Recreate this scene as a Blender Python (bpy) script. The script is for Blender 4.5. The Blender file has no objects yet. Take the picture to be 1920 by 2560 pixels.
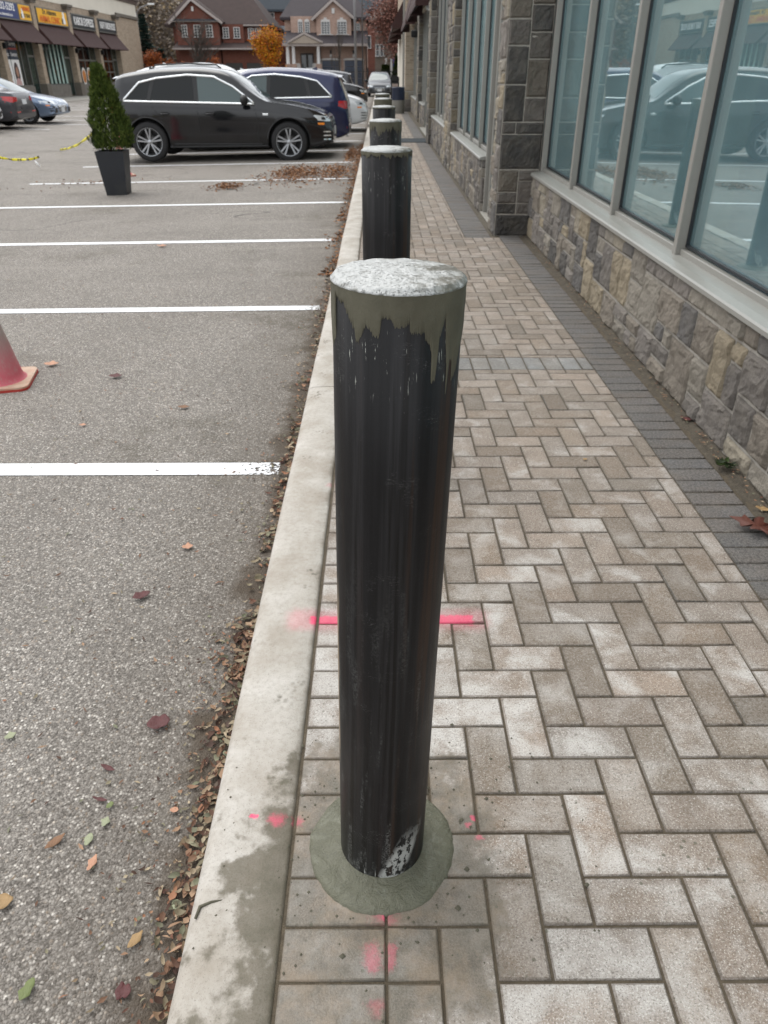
import bpy, bmesh, math, random
from mathutils import Vector, Matrix, noise
from mathutils.bvhtree import BVHTree
R = math.radians; PI = math.pi
scn = bpy.context.scene; C = scn.collection
rnd = random.Random(7)

# ------------------------------------------------------------------ camera
F = 1840.0; PITCH = R(30.87); YAW = R(0.27); CAMZ = 1.40
cp, sp = math.cos(PITCH), math.sin(PITCH)
cam_d = bpy.data.cameras.new('camera'); cam = bpy.data.objects.new('camera', cam_d); C.objects.link(cam)
cam.location = (0, 0, CAMZ); cam.rotation_euler = (PI/2 - PITCH, 0, -YAW)
cam_d.sensor_fit = 'VERTICAL'; cam_d.sensor_height = 36; cam_d.lens = 36*F/2560
cam_d.clip_start = .05; cam_d.clip_end = 2000
cam_d.dof.use_dof = True; cam_d.dof.focus_distance = 1.15; cam_d.dof.aperture_fstop = 11
scn.camera = cam

def at(px, py, Y):
    "point of the plane y = Y seen at photo pixel (px, py): (x, z)"
    a = (px-960)/F; b = (1280-py)/F
    f = cp + sp*b; u = -sp + cp*b
    x = a*math.cos(YAW) + f*math.sin(YAW); y = f*math.cos(YAW) - a*math.sin(YAW)
    return (x*Y/y, CAMZ + u*Y/y)

# ------------------------------------------------------------------ light
w = bpy.data.worlds.new('World'); scn.world = w; w.use_nodes = True
nt = w.node_tree; bg = nt.nodes['Background']
sky = nt.nodes.new('ShaderNodeTexSky'); sky.sky_type = 'NISHITA'; sky.sun_disc = False
SUN_EL, SUN_AZ = R(62), R(318)
sky.sun_elevation = SUN_EL; sky.sun_rotation = SUN_AZ; sky.air_density = 1.0; sky.dust_density = 1.5; sky.ozone_density = 1.0
hs = nt.nodes.new('ShaderNodeHueSaturation'); hs.inputs['Saturation'].default_value = .10
nt.links.new(sky.outputs[0], hs.inputs['Color'])
# overcast cloud deck: soft brighter and darker banks over the even grey
tc = nt.nodes.new('ShaderNodeTexCoord'); nz = nt.nodes.new('ShaderNodeTexNoise'); nz.inputs['Scale'].default_value = 2.2; nz.inputs['Detail'].default_value = 4
mr = nt.nodes.new('ShaderNodeMapRange'); mr.inputs['From Min'].default_value = .3; mr.inputs['From Max'].default_value = .7
mr.inputs['To Min'].default_value = .80; mr.inputs['To Max'].default_value = 1.15
mx = nt.nodes.new('ShaderNodeMix'); mx.data_type = 'RGBA'; mx.blend_type = 'MULTIPLY'; mx.inputs['Factor'].default_value = 1
nt.links.new(tc.outputs['Generated'], nz.inputs['Vector']); nt.links.new(nz.outputs['Fac'], mr.inputs['Value'])
cb = nt.nodes.new('ShaderNodeCombineColor')
for k in range(3): nt.links.new(mr.outputs['Result'], cb.inputs[k])
ov = nt.nodes.new('ShaderNodeMix'); ov.data_type = 'RGBA'; ov.inputs['Factor'].default_value = .62   # even cloud layer over the clear-sky gradient
nt.links.new(hs.outputs[0], ov.inputs['A']); ov.inputs['B'].default_value = (5.3, 5.45, 5.7, 1)
nt.links.new(ov.outputs['Result'], mx.inputs['A']); nt.links.new(cb.outputs[0], mx.inputs['B'])
nt.links.new(mx.outputs['Result'], bg.inputs['Color']); bg.inputs['Strength'].default_value = .13
sun_d = bpy.data.lights.new('sun', 'SUN'); sun = bpy.data.objects.new('sun', sun_d); C.objects.link(sun)
sun_d.energy = .8; sun_d.angle = R(50); sun_d.color = (1, .97, .92)
sun.rotation_euler = (PI/2 - SUN_EL, 0, PI - SUN_AZ)
scn.view_settings.view_transform = 'Standard'; scn.view_settings.look = 'None'; scn.view_settings.gamma = 1
scn.view_settings.exposure = 1.22

# ------------------------------------------------------------------ materials
def lin(h, k=1.0):
    h = h.lstrip('#'); o = []
    for i in (0, 2, 4):
        c = int(h[i:i+2], 16)/255
        o.append((c/12.92 if c <= .04045 else ((c+.055)/1.055)**2.4)*k)
    return (*o, 1)

class NB:
    "small node builder"
    def __init__(s, name):
        s.m = bpy.data.materials.new(name); s.m.use_nodes = True
        s.t = s.m.node_tree; s.b = s.t.nodes['Principled BSDF']; s.out = s.t.nodes['Material Output']
        s.geo = None; s.tcn = None
    def n(s, typ, **kw):
        nd = s.t.nodes.new('ShaderNode'+typ)
        for k, v in kw.items():
            if hasattr(nd, k): setattr(nd, k, v)
        return nd
    def val(s, sock, v):
        if hasattr(v, 'is_linked') or isinstance(v, bpy.types.NodeSocket): s.t.links.new(v, sock)
        else: sock.default_value = v
    def pos(s):
        if not s.geo: s.geo = s.n('NewGeometry')
        return s.geo.outputs['Position']
    def obj(s):
        if not s.tcn: s.tcn = s.n('TexCoord')
        return s.tcn.outputs['Object']
    def noise(s, scale, detail=3, rough=.55, vec=None, dist=0, out='Fac'):
        nd = s.n('TexNoise'); s.val(nd.inputs['Vector'], vec if vec is not None else s.obj())
        nd.inputs['Scale'].default_value = scale; nd.inputs['Detail'].default_value = detail
        nd.inputs['Roughness'].default_value = rough; nd.inputs['Distortion'].default_value = dist
        return nd.outputs[out]
    def vor(s, scale, vec=None, out='Color', feature='F1'):
        nd = s.n('TexVoronoi'); nd.feature = feature; s.val(nd.inputs['Vector'], vec if vec is not None else s.obj())
        nd.inputs['Scale'].default_value = scale
        return nd.outputs[out]
    def math(s, op, a, b=0.0, c=None, clamp=False):
        nd = s.n('Math'); nd.operation = op; nd.use_clamp = clamp
        s.val(nd.inputs[0], a); s.val(nd.inputs[1], b)
        if c is not None: s.val(nd.inputs[2], c)
        return nd.outputs[0]
    def rng(s, v, a, b, c=0.0, d=1.0, smooth=False):
        nd = s.n('MapRange'); nd.clamp = True
        if smooth: nd.interpolation_type = 'SMOOTHSTEP'
        s.val(nd.inputs['Value'], v)
        for k, x in zip(('From Min', 'From Max', 'To Min', 'To Max'), (a, b, c, d)): nd.inputs[k].default_value = x
        return nd.outputs['Result']
    def mix(s, f, a, b, mode='MIX'):
        nd = s.n('Mix'); nd.data_type = 'RGBA'; nd.blend_type = mode
        s.val(nd.inputs['Factor'], f); s.val(nd.inputs['A'], a); s.val(nd.inputs['B'], b)
        return nd.outputs['Result']
    def ramp(s, f, stops):
        nd = s.n('ValToRGB'); s.val(nd.inputs[0], f); e = nd.color_ramp.elements
        while len(e) < len(stops): e.new(.5)
        for i, (p, c) in enumerate(stops): e[i].position = p; e[i].color = c
        return nd.outputs[0]
    def sep(s, v):
        nd = s.n('SeparateXYZ'); s.val(nd.inputs[0], v); return nd.outputs
    def attr(s, name):
        nd = s.n('Attribute'); nd.attribute_name = name; return nd.outputs
    def mapv(s, vec, scale=(1,1,1), loc=(0,0,0), rot=(0,0,0)):
        nd = s.n('Mapping'); s.val(nd.inputs['Vector'], vec)
        nd.inputs['Scale'].default_value = scale; nd.inputs['Location'].default_value = loc; nd.inputs['Rotation'].default_value = rot
        return nd.outputs[0]
    def bump(s, h, strength=.5, dist=.01, prev=None):
        nd = s.n('Bump'); s.val(nd.inputs['Height'], h); nd.inputs['Strength'].default_value = strength; nd.inputs['Distance'].default_value = dist
        if prev is not None: s.t.links.new(prev, nd.inputs['Normal'])
        return nd.outputs[0]
    def done(s, col=None, rough=None, normal=None, metal=None, spec=None, coat=None, alpha=None):
        for k, v in (('Base Color', col), ('Roughness', rough), ('Normal', normal), ('Metallic', metal), ('Specular IOR Level', spec), ('Coat Weight', coat), ('Alpha', alpha)):
            if v is not None: s.val(s.b.inputs[k], v)
        return s.m

def M(name, col, rough=.6, metal=0, var=.12, scale=6, bump=.0, bscale=60, spec=.5, coat=0, dirt=None):
    "procedural material: colour broken up by two noises, optional relief"
    nb = NB(name)
    f = nb.noise(scale, 4); f2 = nb.noise(scale*9, 3)
    k = nb.rng(nb.math('ADD', nb.math('MULTIPLY', f, .7), nb.math('MULTIPLY', f2, .3)), .3, .7, 1-var, 1+var)
    cc = nb.n('CombineColor')
    for i in range(3): nb.val(cc.inputs[i], k)
    c = nb.mix(1.0, col, cc.outputs[0], 'MULTIPLY')
    if dirt: c = nb.mix(nb.rng(nb.noise(scale*.6, 5), .5, .75, 0, dirt[1]), c, dirt[0])
    nrm = nb.bump(nb.noise(bscale, 4), bump, .01) if bump else None
    return nb.done(c, nb.rng(f2, .3, .7, rough*.9, min(1, rough*1.1)), nrm, metal, spec, coat)

# ------------------------------------------------------------------ mesh builder
class MB:
    def __init__(s): s.v = []; s.f = []; s.c = []; s.mi = []; s.sm = []; s.col = None; s.m = 0; s.smooth = False
    def vert(s, p): s.v.append(tuple(p)); return len(s.v)-1
    def face(s, idx): s.f.append(tuple(idx)); s.c.append(s.col); s.mi.append(s.m); s.sm.append(s.smooth)
    def poly(s, pts): s.face([s.vert(p) for p in pts])
    def box(s, x0, x1, y0, y1, z0, z1, b=0):
        if b:
            xs = (x0, x0+b, x1-b, x1); ys = (y0, y0+b, y1-b, y1); zs = (z0, z0+b, z1-b, z1)
            def V(i, j, k): return s.vert((xs[i], ys[j], zs[k]))
            q = {}
            for i in (0,1,2,3):
                for j in (0,1,2,3):
                    for k in (0,1,2,3):
                        if sum((i in (0,3), j in (0,3), k in (0,3))) == 1: q[i,j,k] = V(i,j,k)
            def g(a,b_,c): return q[a,b_,c]
            for i in (0,3): s.face([g(i,1,1),g(i,1,2),g(i,2,2),g(i,2,1)][::(1 if i==0 else -1)])
            for j in (0,3): s.face([g(1,j,1),g(2,j,1),g(2,j,2),g(1,j,2)][::(1 if j==0 else -1)])
            for k in (0,3): s.face([g(1,1,k),g(1,2,k),g(2,2,k),g(2,1,k)][::(1 if k==0 else -1)])
            for i,a in ((0,1),(3,2)):
                for j,c in ((0,1),(3,2)): 
                    fl = (i==0)==(j==0)
                    s.face([g(i,c,1),g(i,c,2),g(a,j,2),g(a,j,1)][::(-1 if fl else 1)])
                    for k,e in ((0,1),(3,2)): s.face([g(i,c,e),g(a,j,e),g(a,c,k)][::(1 if fl==(k==3) else -1)])
            for i,a in ((0,1),(3,2)):
                for k,e in ((0,1),(3,2)):
                    fl = (i==0)==(k==0); s.face([g(i,1,e),g(i,2,e),g(a,2,k),g(a,1,k)][::(1 if fl else -1)])
            for j,c in ((0,1),(3,2)):
                for k,e in ((0,1),(3,2)):
                    fl = (j==0)==(k==0); s.face([g(1,j,e),g(2,j,e),g(2,c,k),g(1,c,k)][::(-1 if fl else 1)])
            return
        i = [s.vert(p) for p in ((x0,y0,z0),(x1,y0,z0),(x1,y1,z0),(x0,y1,z0),(x0,y0,z1),(x1,y0,z1),(x1,y1,z1),(x0,y1,z1))]
        for q in ((0,3,2,1),(4,5,6,7),(0,1,5,4),(1,2,6,5),(2,3,7,6),(3,0,4,7)): s.face([i[k] for k in q])
    def prism(s, poly, axis, a, b):
        "polygon (2-D, counter-clockwise) extruded along an axis from a to b"
        def P(u, v, t): return {'x': (t,u,v), 'y': (u,t,v), 'z': (u,v,t)}[axis]
        A = [s.vert(P(u,v,a)) for u,v in poly]; B = [s.vert(P(u,v,b)) for u,v in poly]
        n = len(poly); fl = (axis == 'y')
        s.face(A if fl else A[::-1]); s.face(B[::-1] if fl else B)
        for i in range(n):
            j = (i+1) % n; q = [A[i],A[j],B[j],B[i]]; s.face(q[::-1] if fl else q)
    def tube(s, pts, rad, n=8, cap=True):
        pts = [Vector(p) for p in pts]; rr = rad if hasattr(rad, '__len__') else [rad]*len(pts)
        rings = []; prev = None
        for i, p in enumerate(pts):
            d = (pts[min(i+1, len(pts)-1)] - pts[max(i-1, 0)]).normalized()
            if prev is None: a = d.orthogonal().normalized()
            else: a = (prev - d*prev.dot(d)); a = a.normalized() if a.length > 1e-6 else d.orthogonal().normalized()
            prev = a; b = d.cross(a)
            rings.append([s.vert(p + (a*math.cos(2*PI*k/n) + b*math.sin(2*PI*k/n))*rr[i]) for k in range(n)])
        for A, B in zip(rings, rings[1:]):
            for k in range(n): s.face((A[k], A[(k+1)%n], B[(k+1)%n], B[k]))
        if cap: s.face(rings[0][::-1]); s.face(rings[-1])
    def lathe(s, prof, n=32, axis='z', c=(0,0,0), a0=0, a1=2*PI):
        "profile [(radius, height)] turned about an axis through c"
        full = abs(a1-a0-2*PI) < 1e-6; cols = []
        m = n if full else n+1
        for k in range(m):
            t = a0+(a1-a0)*k/n; co, si = math.cos(t), math.sin(t); col = []
            for r, h in prof:
                p = {'z': (r*co, r*si, h), 'y': (r*si, h, r*co), 'x': (h, r*co, r*si)}[axis]
                col.append(s.vert((p[0]+c[0], p[1]+c[1], p[2]+c[2])))
            cols.append(col)
        for k in range(n):
            A, B = cols[k], cols[(k+1) % m]
            for i in range(len(prof)-1): s.face((A[i], B[i], B[i+1], A[i+1]))
    def grid(s, P, nu, nv):
        "P(u,v) -> point; faces counter-clockwise for u right, v up"
        I = [[s.vert(P(i/nu, j/nv)) for i in range(nu+1)] for j in range(nv+1)]
        for j in range(nv):
            for i in range(nu): s.face((I[j][i], I[j][i+1], I[j+1][i+1], I[j+1][i]))
        return I
    def build(s, name, mats, parent=None, world=False, merge=0, smooth=None, autosm=None):
        me = bpy.data.meshes.new(name)
        o = bpy.data.objects.new(name, me); C.objects.link(o)
        off = Vector((0,0,0))
        if parent is not None:
            o.parent = parent
            if world:
                q = parent
                while q is not None: off += q.location; q = q.parent
        me.from_pydata([(v[0]-off.x, v[1]-off.y, v[2]-off.z) for v in s.v], [], s.f)
        if not isinstance(mats, (list, tuple)): mats = [mats]
        for m in mats: me.materials.append(m)
        me.polygons.foreach_set('material_index', s.mi)
        sm = s.sm if smooth is None else [smooth]*len(s.f)
        me.polygons.foreach_set('use_smooth', sm)
        if any(c is not None for c in s.c):
            at_ = me.attributes.new('Col', 'FLOAT_COLOR', 'CORNER'); d = []
            for p, c in zip(s.f, s.c):
                c = c if c is not None else (.5,.5,.5)
                d += [c[0], c[1], c[2], 1]*len(p)
            at_.data.foreach_set('color', d)
        if merge:
            bm = bmesh.new(); bm.from_mesh(me); bmesh.ops.remove_doubles(bm, verts=bm.verts, dist=merge)
            bmesh.ops.recalc_face_normals(bm, faces=bm.faces); bm.to_mesh(me); bm.free()
        me.update()
        if autosm: me.set_sharp_from_angle(angle=R(autosm))
        return o

def tag(o, label=None, cat=None, group=None, kind=None):
    if label: o['label'] = label
    if cat: o['category'] = cat
    if group: o['group'] = group
    if kind: o['kind'] = kind
    return o
def thing(name, label, cat, loc=(0,0,0), rz=0, group=None):
    o = bpy.data.objects.new(name, None); C.objects.link(o); o.location = loc; o.rotation_euler = (0,0,rz)
    o.empty_display_size = .1
    return tag(o, label, cat, group)
def copy_tree(o, parent=None):
    c = o.copy(); C.objects.link(c); c.parent = parent
    for ch in list(o.children): copy_tree(ch, c)
    return c
FONTMAT = {}
def text(name, s, size, mat, parent, origin, udir, vdir, width=None, ext=.004, align='CENTER', squash=1.0):
    "lettering as a real mesh; origin is the middle of the line"
    cu = bpy.data.curves.new(name, 'FONT'); cu.body = s; cu.size = size; cu.align_x = align; cu.align_y = 'CENTER'; cu.extrude = ext; cu.resolution_u = 3; cu.offset = size*.018
    to = bpy.data.objects.new('tmp', cu); C.objects.link(to)
    dg = bpy.context.evaluated_depsgraph_get(); me = bpy.data.meshes.new_from_object(to.evaluated_get(dg))
    bpy.data.objects.remove(to)
    xs = [v.co.x for v in me.vertices]; ww = max(xs)-min(xs)
    k = (width/ww) if width else 1
    u = Vector(udir); v_ = Vector(vdir); n = u.cross(v_); off = Vector((0,0,0)); q = parent
    while q is not None: off += q.location; q = q.parent
    O = Vector(origin) - off
    for v in me.vertices: v.co = O + u*v.co.x*k + v_*v.co.y*squash + n*v.co.z
    me.materials.clear(); me.materials.append(mat); me.update()
    o = bpy.data.objects.new(name, me); C.objects.link(o); o.parent = parent
    return o

def lotz(x):
    "height of the car park: falls 2 % from the kerb to a valley, then climbs to the far shops"
    if x > -6: return -.125 + .02*(x+.36)
    if x > -10: return -.2378 + (-(x+6))*.004
    return min(-.10, -.2218 + (-(x+10))*.0112)
# ================================================================== GROUND
BX, BY = 0.0, 0.972      # foot of the nearest bollard
PR = .086                # pipe radius
BOLL = [BY, 2.78, 4.50, 6.34, 8.25, 10.1]

def pink_mask(nb, P):
    "pink marking paint sprayed on kerb and pavers: fuzzy strokes given by their ends"
    x, y, z = nb.sep(P)
    wob = nb.math('MULTIPLY', nb.math('SUBTRACT', nb.noise(30, 2, vec=P), .5), .012)
    sp_ = nb.noise(420, 2, vec=P); w1 = nb.noise(38, 4, .7, vec=P); w2 = nb.noise(44, 4, .7, vec=nb.mapv(P, loc=(3,5,1)))
    wx = nb.math('MULTIPLY', nb.math('SUBTRACT', w1, .5), .05); wy = nb.math('MULTIPLY', nb.math('SUBTRACT', w2, .5), .035)
    def stroke(cx, cy, hx, hy, soft, amt, thr=.0):
        dx = nb.math('SUBTRACT', nb.math('ABSOLUTE', nb.math('SUBTRACT', x, cx)), hx)
        dy = nb.math('SUBTRACT', nb.math('ABSOLUTE', nb.math('ADD', nb.math('SUBTRACT', y, cy), wob)), hy)
        dx = nb.math('MAXIMUM', nb.math('ADD', dx, wx), 0.0); dy = nb.math('MAXIMUM', nb.math('ADD', dy, wy), 0.0)
        d = nb.math('SQRT', nb.math('ADD', nb.math('MULTIPLY', dx, dx), nb.math('MULTIPLY', dy, dy)))
        m = nb.rng(d, 0, soft, 1, 0, True)
        s_ = nb.rng(nb.math('ADD', nb.math('SUBTRACT', sp_, .5), nb.math('MULTIPLY', m, .9)), .26, .86, 0, 1)
        return nb.math('MULTIPLY', nb.math('MULTIPLY', m, s_), amt*.95)
    parts = [stroke(.03, 1.715, .235, .012, .026, .95), stroke(.02, 1.715, .27, .02, .075, .22),
             stroke(-.279, 1.040, .001, .001, .013, .9), stroke(-.228, 1.030, .004, .002, .032, .5), stroke(-.186, 1.030, .003, .002, .022, .45),
             stroke(.200, 1.035, .001, .003, .010, .8), stroke(.188, 1.020, .001, .003, .012, .5), stroke(.208, .99, .001, .004, .012, .5),
             stroke(.003, .825, .004, .002, .050, .35), stroke(.003, .825, .001, .012, .007, .7), stroke(-.018, .742, .001, .012, .034, .42), stroke(.016, .746, .001, .014, .022, .40),
             stroke(-.01, .655, .002, .002, .03, .25), stroke(-.2, 2.55, .004, .004, .03, .18)]
    m = parts[0]
    for p in parts[1:]: m = nb.math('MAXIMUM', m, p)
    return m

def slurry_mask(nb, P):
    "wet grout wash spilled round the foot of the nearest bollard, ragged outline"
    x, y, z = nb.sep(P)
    n1 = nb.noise(9, 5, .62, vec=P); n2 = nb.noise(45, 3, .6, vec=P)
    dx = nb.math('SUBTRACT', x, -.015); dy = nb.math('SUBTRACT', y, BY-.06)
    d = nb.math('SQRT', nb.math('ADD', nb.math('POWER', nb.math('MULTIPLY', dx, 1.12), 2.0), nb.math('POWER', nb.math('MULTIPLY', dy, .82), 2.0)))
    d = nb.math('ADD', d, nb.math('MULTIPLY', nb.math('SUBTRACT', n1, .5), .36))
    d = nb.math('ADD', d, nb.math('MULTIPLY', nb.math('SUBTRACT', n2, .5), .10))
    a = nb.rng(d, .25, .33, 1, 0, True)
    # the run towards the camera, along the kerb joint
    ex = nb.math('ABSOLUTE', nb.math('SUBTRACT', x, -.155))
    e = nb.math('ADD', ex, nb.math('MULTIPLY', nb.math('SUBTRACT', n1, .5), .62)); e = nb.math('ADD', e, nb.math('MULTIPLY', nb.math('SUBTRACT', n2, .5), .08))
    e = nb.math('ADD', e, nb.rng(y, .95, 1.6, 0, .3)); 
    b = nb.rng(e, .10, .18, 1, 0, True)
    return nb.math('MAXIMUM', a, nb.math('MULTIPLY', b, .95))

def paver_mat():
    nb = NB('paver_concrete'); P = nb.pos(); col = nb.attr('Col')['Color']
    x, y, z = nb.sep(P)
    near = nb.rng(y, 1.2, 3.2, 1, 0)
    n1 = nb.noise(14, 5, .6, vec=P); n2 = nb.noise(110, 4, .7, vec=P); sp_ = nb.noise(270, 2, .8, vec=P)
    c = nb.mix(nb.rng(n1, .40, .68, 0, .55), col, nb.mix(.6, col, lin('#5d4f40', .6)), 'MIX')
    c = nb.mix(nb.rng(nb.noise(3.1, 4, .6, vec=P), .5, .7, 0, .35), c, lin('#7a6552', .6))
    c = nb.mix(nb.rng(n2, .3, .75, 0, .55), c, nb.mix(.55, c, lin('#d8d2c8', .8)))
    # pale cement bloom: strongest near the working place, thin further off
    bl = nb.math('ADD', nb.noise(6.5, 5, .65, vec=P, dist=.4), nb.math('MULTIPLY', near, .09))
    bl = nb.math('ADD', bl, nb.math('MULTIPLY', nb.math('SUBTRACT', sp_, .5), .16))
    xm = nb.rng(x, .1, .75, .10, -.04)
    bl = nb.math('ADD', bl, nb.math('MULTIPLY', xm, near))
    cs_ = nb.n('SeparateColor'); nb.val(cs_.inputs[0], col); lum = nb.rng(cs_.outputs[1], .08, .17, .12, 1)
    farf = nb.rng(y, 1.6, 4.5, 1, .45)
    c = nb.mix(nb.math('MULTIPLY', nb.math('MULTIPLY', lum, farf), nb.rng(bl, .52, .74, 0, .78)), c, lin('#d4d1cc', .82))
    # light aggregate specks and dark pits
    cs0 = nb.n('SeparateColor'); nb.val(cs0.inputs[0], col); lum0 = nb.rng(cs0.outputs[1], .08, .17, .22, 1)
    c = nb.mix(nb.math('MULTIPLY', nb.rng(sp_, .57, .65, 0, .55), lum0), c, lin('#ece8e0', .85)); c = nb.mix(nb.rng(nb.noise(230, 2, .8, vec=nb.mapv(P, loc=(7,7,7))), .55, .64, 0, .5), c, lin('#4f463c', .6))
    c = nb.mix(nb.rng(nb.vor(170, vec=P, out='Distance'), .10, .16, .55, 0), c, lin('#4a443c', .7))
    sl = slurry_mask(nb, P)
    scol = nb.mix(nb.rng(nb.noise(22, 5, .6, vec=P), .35, .7), lin('#91877a', .70), lin('#7f7a6d', .66))
    scol = nb.mix(nb.rng(sp_, .40, .62, 0, .55), scol, lin('#5a5245', .6))
    scol = nb.mix(nb.rng(nb.noise(8, 5, .7, vec=P), .46, .66, 0, .6), scol, lin('#a08c74', .72)); scol = nb.mix(nb.rng(nb.noise(17, 5, .7, vec=nb.mapv(P, loc=(4,4,0))), .52, .66, 0, .5), scol, lin('#5c564a', .6))
    c = nb.mix(nb.math('MULTIPLY', sl, nb.rng(nb.noise(12, 5, .75, vec=P), .34, .55, .70, .95)), c, scol)
    # crumbs of grout spattered round the bollard
    cr = nb.math('MULTIPLY', nb.rng(nb.vor(33, vec=P, out='Distance'), .10, .15, 1, 0), nb.rng(nb.noise(5, 2, vec=P), .47, .6))
    cr = nb.math('MULTIPLY', cr, nb.rng(y, 1.1, 1.7, 1, 0))
    c = nb.mix(nb.math('MULTIPLY', cr, .7), c, lin('#6b6a58', .55))
    pk = pink_mask(nb, P)
    c = nb.mix(nb.math('MULTIPLY', pk, .85), c, lin('#f0527a', .80))
    h = nb.math('ADD', nb.math('MULTIPLY', n2, .5), nb.math('MULTIPLY', sp_, .5))
    nrm = nb.bump(h, .55, .004)
    return nb.done(c, nb.rng(sl, 0, 1, .85, .5), nrm, spec=.35)

def kerb_mat():
    nb = NB('kerb_concrete'); P = nb.pos(); x, y, z = nb.sep(P)
    n1 = nb.noise(5, 5, .6, vec=P); n2 = nb.noise(60, 4, .65, vec=P); sp_ = nb.noise(260, 3, .8, vec=P)
    c = nb.mix(nb.rng(n1, .35, .7), lin('#d6d1c9', .74), lin('#b5ac9f', .72))
    c = nb.mix(nb.rng(n2, .45, .72, 0, .4), c, lin('#9a9184', .8))
    c = nb.mix(nb.rng(sp_, .58, .66, 0, .5), c, lin('#77726a', .7))
    g = nb.math('MULTIPLY', nb.rng(nb.noise(7, 3, vec=P), .6, .7), nb.rng(nb.vor(60, vec=P, out='Distance'), .2, .5, 1, 0))
    c = nb.mix(nb.math('MULTIPLY', g, .7), c, lin('#5d5a49', .7))
    # soil creeping up along the paver joint
    ed = nb.math('ADD', nb.math('SUBTRACT', x, -.205), nb.math('MULTIPLY', nb.math('SUBTRACT', n1, .5), .05))
    c = nb.mix(nb.rng(ed, -.004, .014, 0, .7), c, lin('#6e6557', .7))
    sl = slurry_mask(nb, P)
    scol = nb.mix(nb.rng(nb.noise(20, 5, .6, vec=P), .35, .7), lin('#8b8273', .66), lin('#75705f', .62))
    scol = nb.mix(nb.rng(sp_, .35, .7, 0, .4), scol, lin('#57513f', .6))
    c = nb.mix(nb.math('MULTIPLY', sl, .9), c, scol)
    c = nb.mix(nb.math('MULTIPLY', pink_mask(nb, P), .9), c, lin('#ff4f7f', .95))
    nrm = nb.bump(nb.math('ADD', n2, sp_), .4, .004)
    return nb.done(c, .85, nrm, spec=.3)

def asphalt_mat():
    nb = NB('worn_asphalt'); P = nb.pos(); x, y, z = nb.sep(P)
    v1 = nb.n('TexVoronoi'); nb.val(v1.inputs['Vector'], nb.mapv(P, (1,1,.6))); v1.inputs['Scale'].default_value = 132
    v2 = nb.n('TexVoronoi'); nb.val(v2.inputs['Vector'], P); v2.inputs['Scale'].default_value = 300
    cs = nb.n('SeparateColor'); nb.val(cs.inputs[0], v1.outputs['Color']); r1 = cs.outputs[0]; r2 = cs.outputs[1]
    cs2 = nb.n('SeparateColor'); nb.val(cs2.inputs[0], v2.outputs['Color'])
    stone = nb.ramp(r1, [(0, lin('#57534e', .8)), (.35, lin('#76716b', .8)), (.7, lin('#928d86', .84)), (.92, lin('#b0aaa1', .88)), (1, lin('#cbc6bd', .9))])
    stone = nb.mix(nb.rng(r2, .9, 1, 0, .5), stone, lin('#a5917a', .8))
    fine = nb.ramp(cs2.outputs[0], [(0, lin('#413e39', .8)), (.5, lin('#69645e', .8)), (1, lin('#928c84', .8))])
    gap = nb.rng(v1.outputs['Distance'], .30, .55, 0, .8)
    c = nb.mix(gap, stone, fine)
    n1 = nb.noise(1.3, 5, .6, vec=P); n3 = nb.noise(7, 4, .6, vec=P)
    c = nb.mix(1.0, c, (1.42, 1.42, 1.44, 1), 'MULTIPLY')
    c = nb.mix(nb.rng(n1, .42, .68, 0, .2), c, lin('#5c5852', .8))
    c = nb.mix(nb.rng(n3, .5, .75, 0, .3), c, lin('#8c867d', .8))
    # far off the lot is smoother and paler
    # soil washed into the gutter beside the kerb and in small patches
    gd = nb.math('ADD', nb.math('SUBTRACT', -.36, x), nb.math('MULTIPLY', nb.math('SUBTRACT', n3, .5), .28))
    gd = nb.math('ADD', gd, nb.math('MULTIPLY', nb.math('SUBTRACT', nb.noise(2.2, 2, vec=P), .5), .20))
    soil = nb.mix(nb.noise(70, 3, vec=P), lin('#3a3128', .8), lin('#635648', .8))
    c = nb.mix(nb.rng(gd, .06, .17, .9, 0, True), c, soil)
    c = nb.mix(nb.rng(gd, .10, .62, .42, 0), c, lin('#5c5246', .75))
    st = nb.math('MULTIPLY', nb.rng(nb.noise(.9, 4, .6, vec=nb.mapv(P, (1,1,1), (11,3,0))), .56, .68), nb.rng(nb.noise(9, 4, .7, vec=P), .35, .6))
    c = nb.mix(nb.math('MULTIPLY', st, .45), c, lin('#57503f', .7))
    tm = nb.rng(nb.noise(1, 3, .6, vec=nb.mapv(P, (.35, 3.0, 1), (2,0,0))), .56, .7, 0, .22)
    c = nb.mix(tm, c, lin('#a8a298', .85))
    # cracks and tar lines across the lot
    cv = nb.mapv(P, (.11,.22,1)); cr = nb.noise(1.6, 3, .5, vec=cv)
    cl = nb.rng(nb.math('ABSOLUTE', nb.math('SUBTRACT', cr, .5)), .0008, .0022, .6, 0)
    c = nb.mix(nb.math('MULTIPLY', cl, nb.rng(y, 7, 10)), c, lin('#3b3936', .8))
    h = nb.math('SUBTRACT', nb.math('MULTIPLY', nb.rng(v1.outputs['Distance'], 0, .6, 1, 0), 1.0), nb.math('MULTIPLY', v2.outputs['Distance'], .5))
    return nb.done(c, .85, nb.bump(h, .8, .004), spec=.3)

m_paver = paver_mat(); m_kerb = kerb_mat(); m_asph = asphalt_mat()

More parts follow.
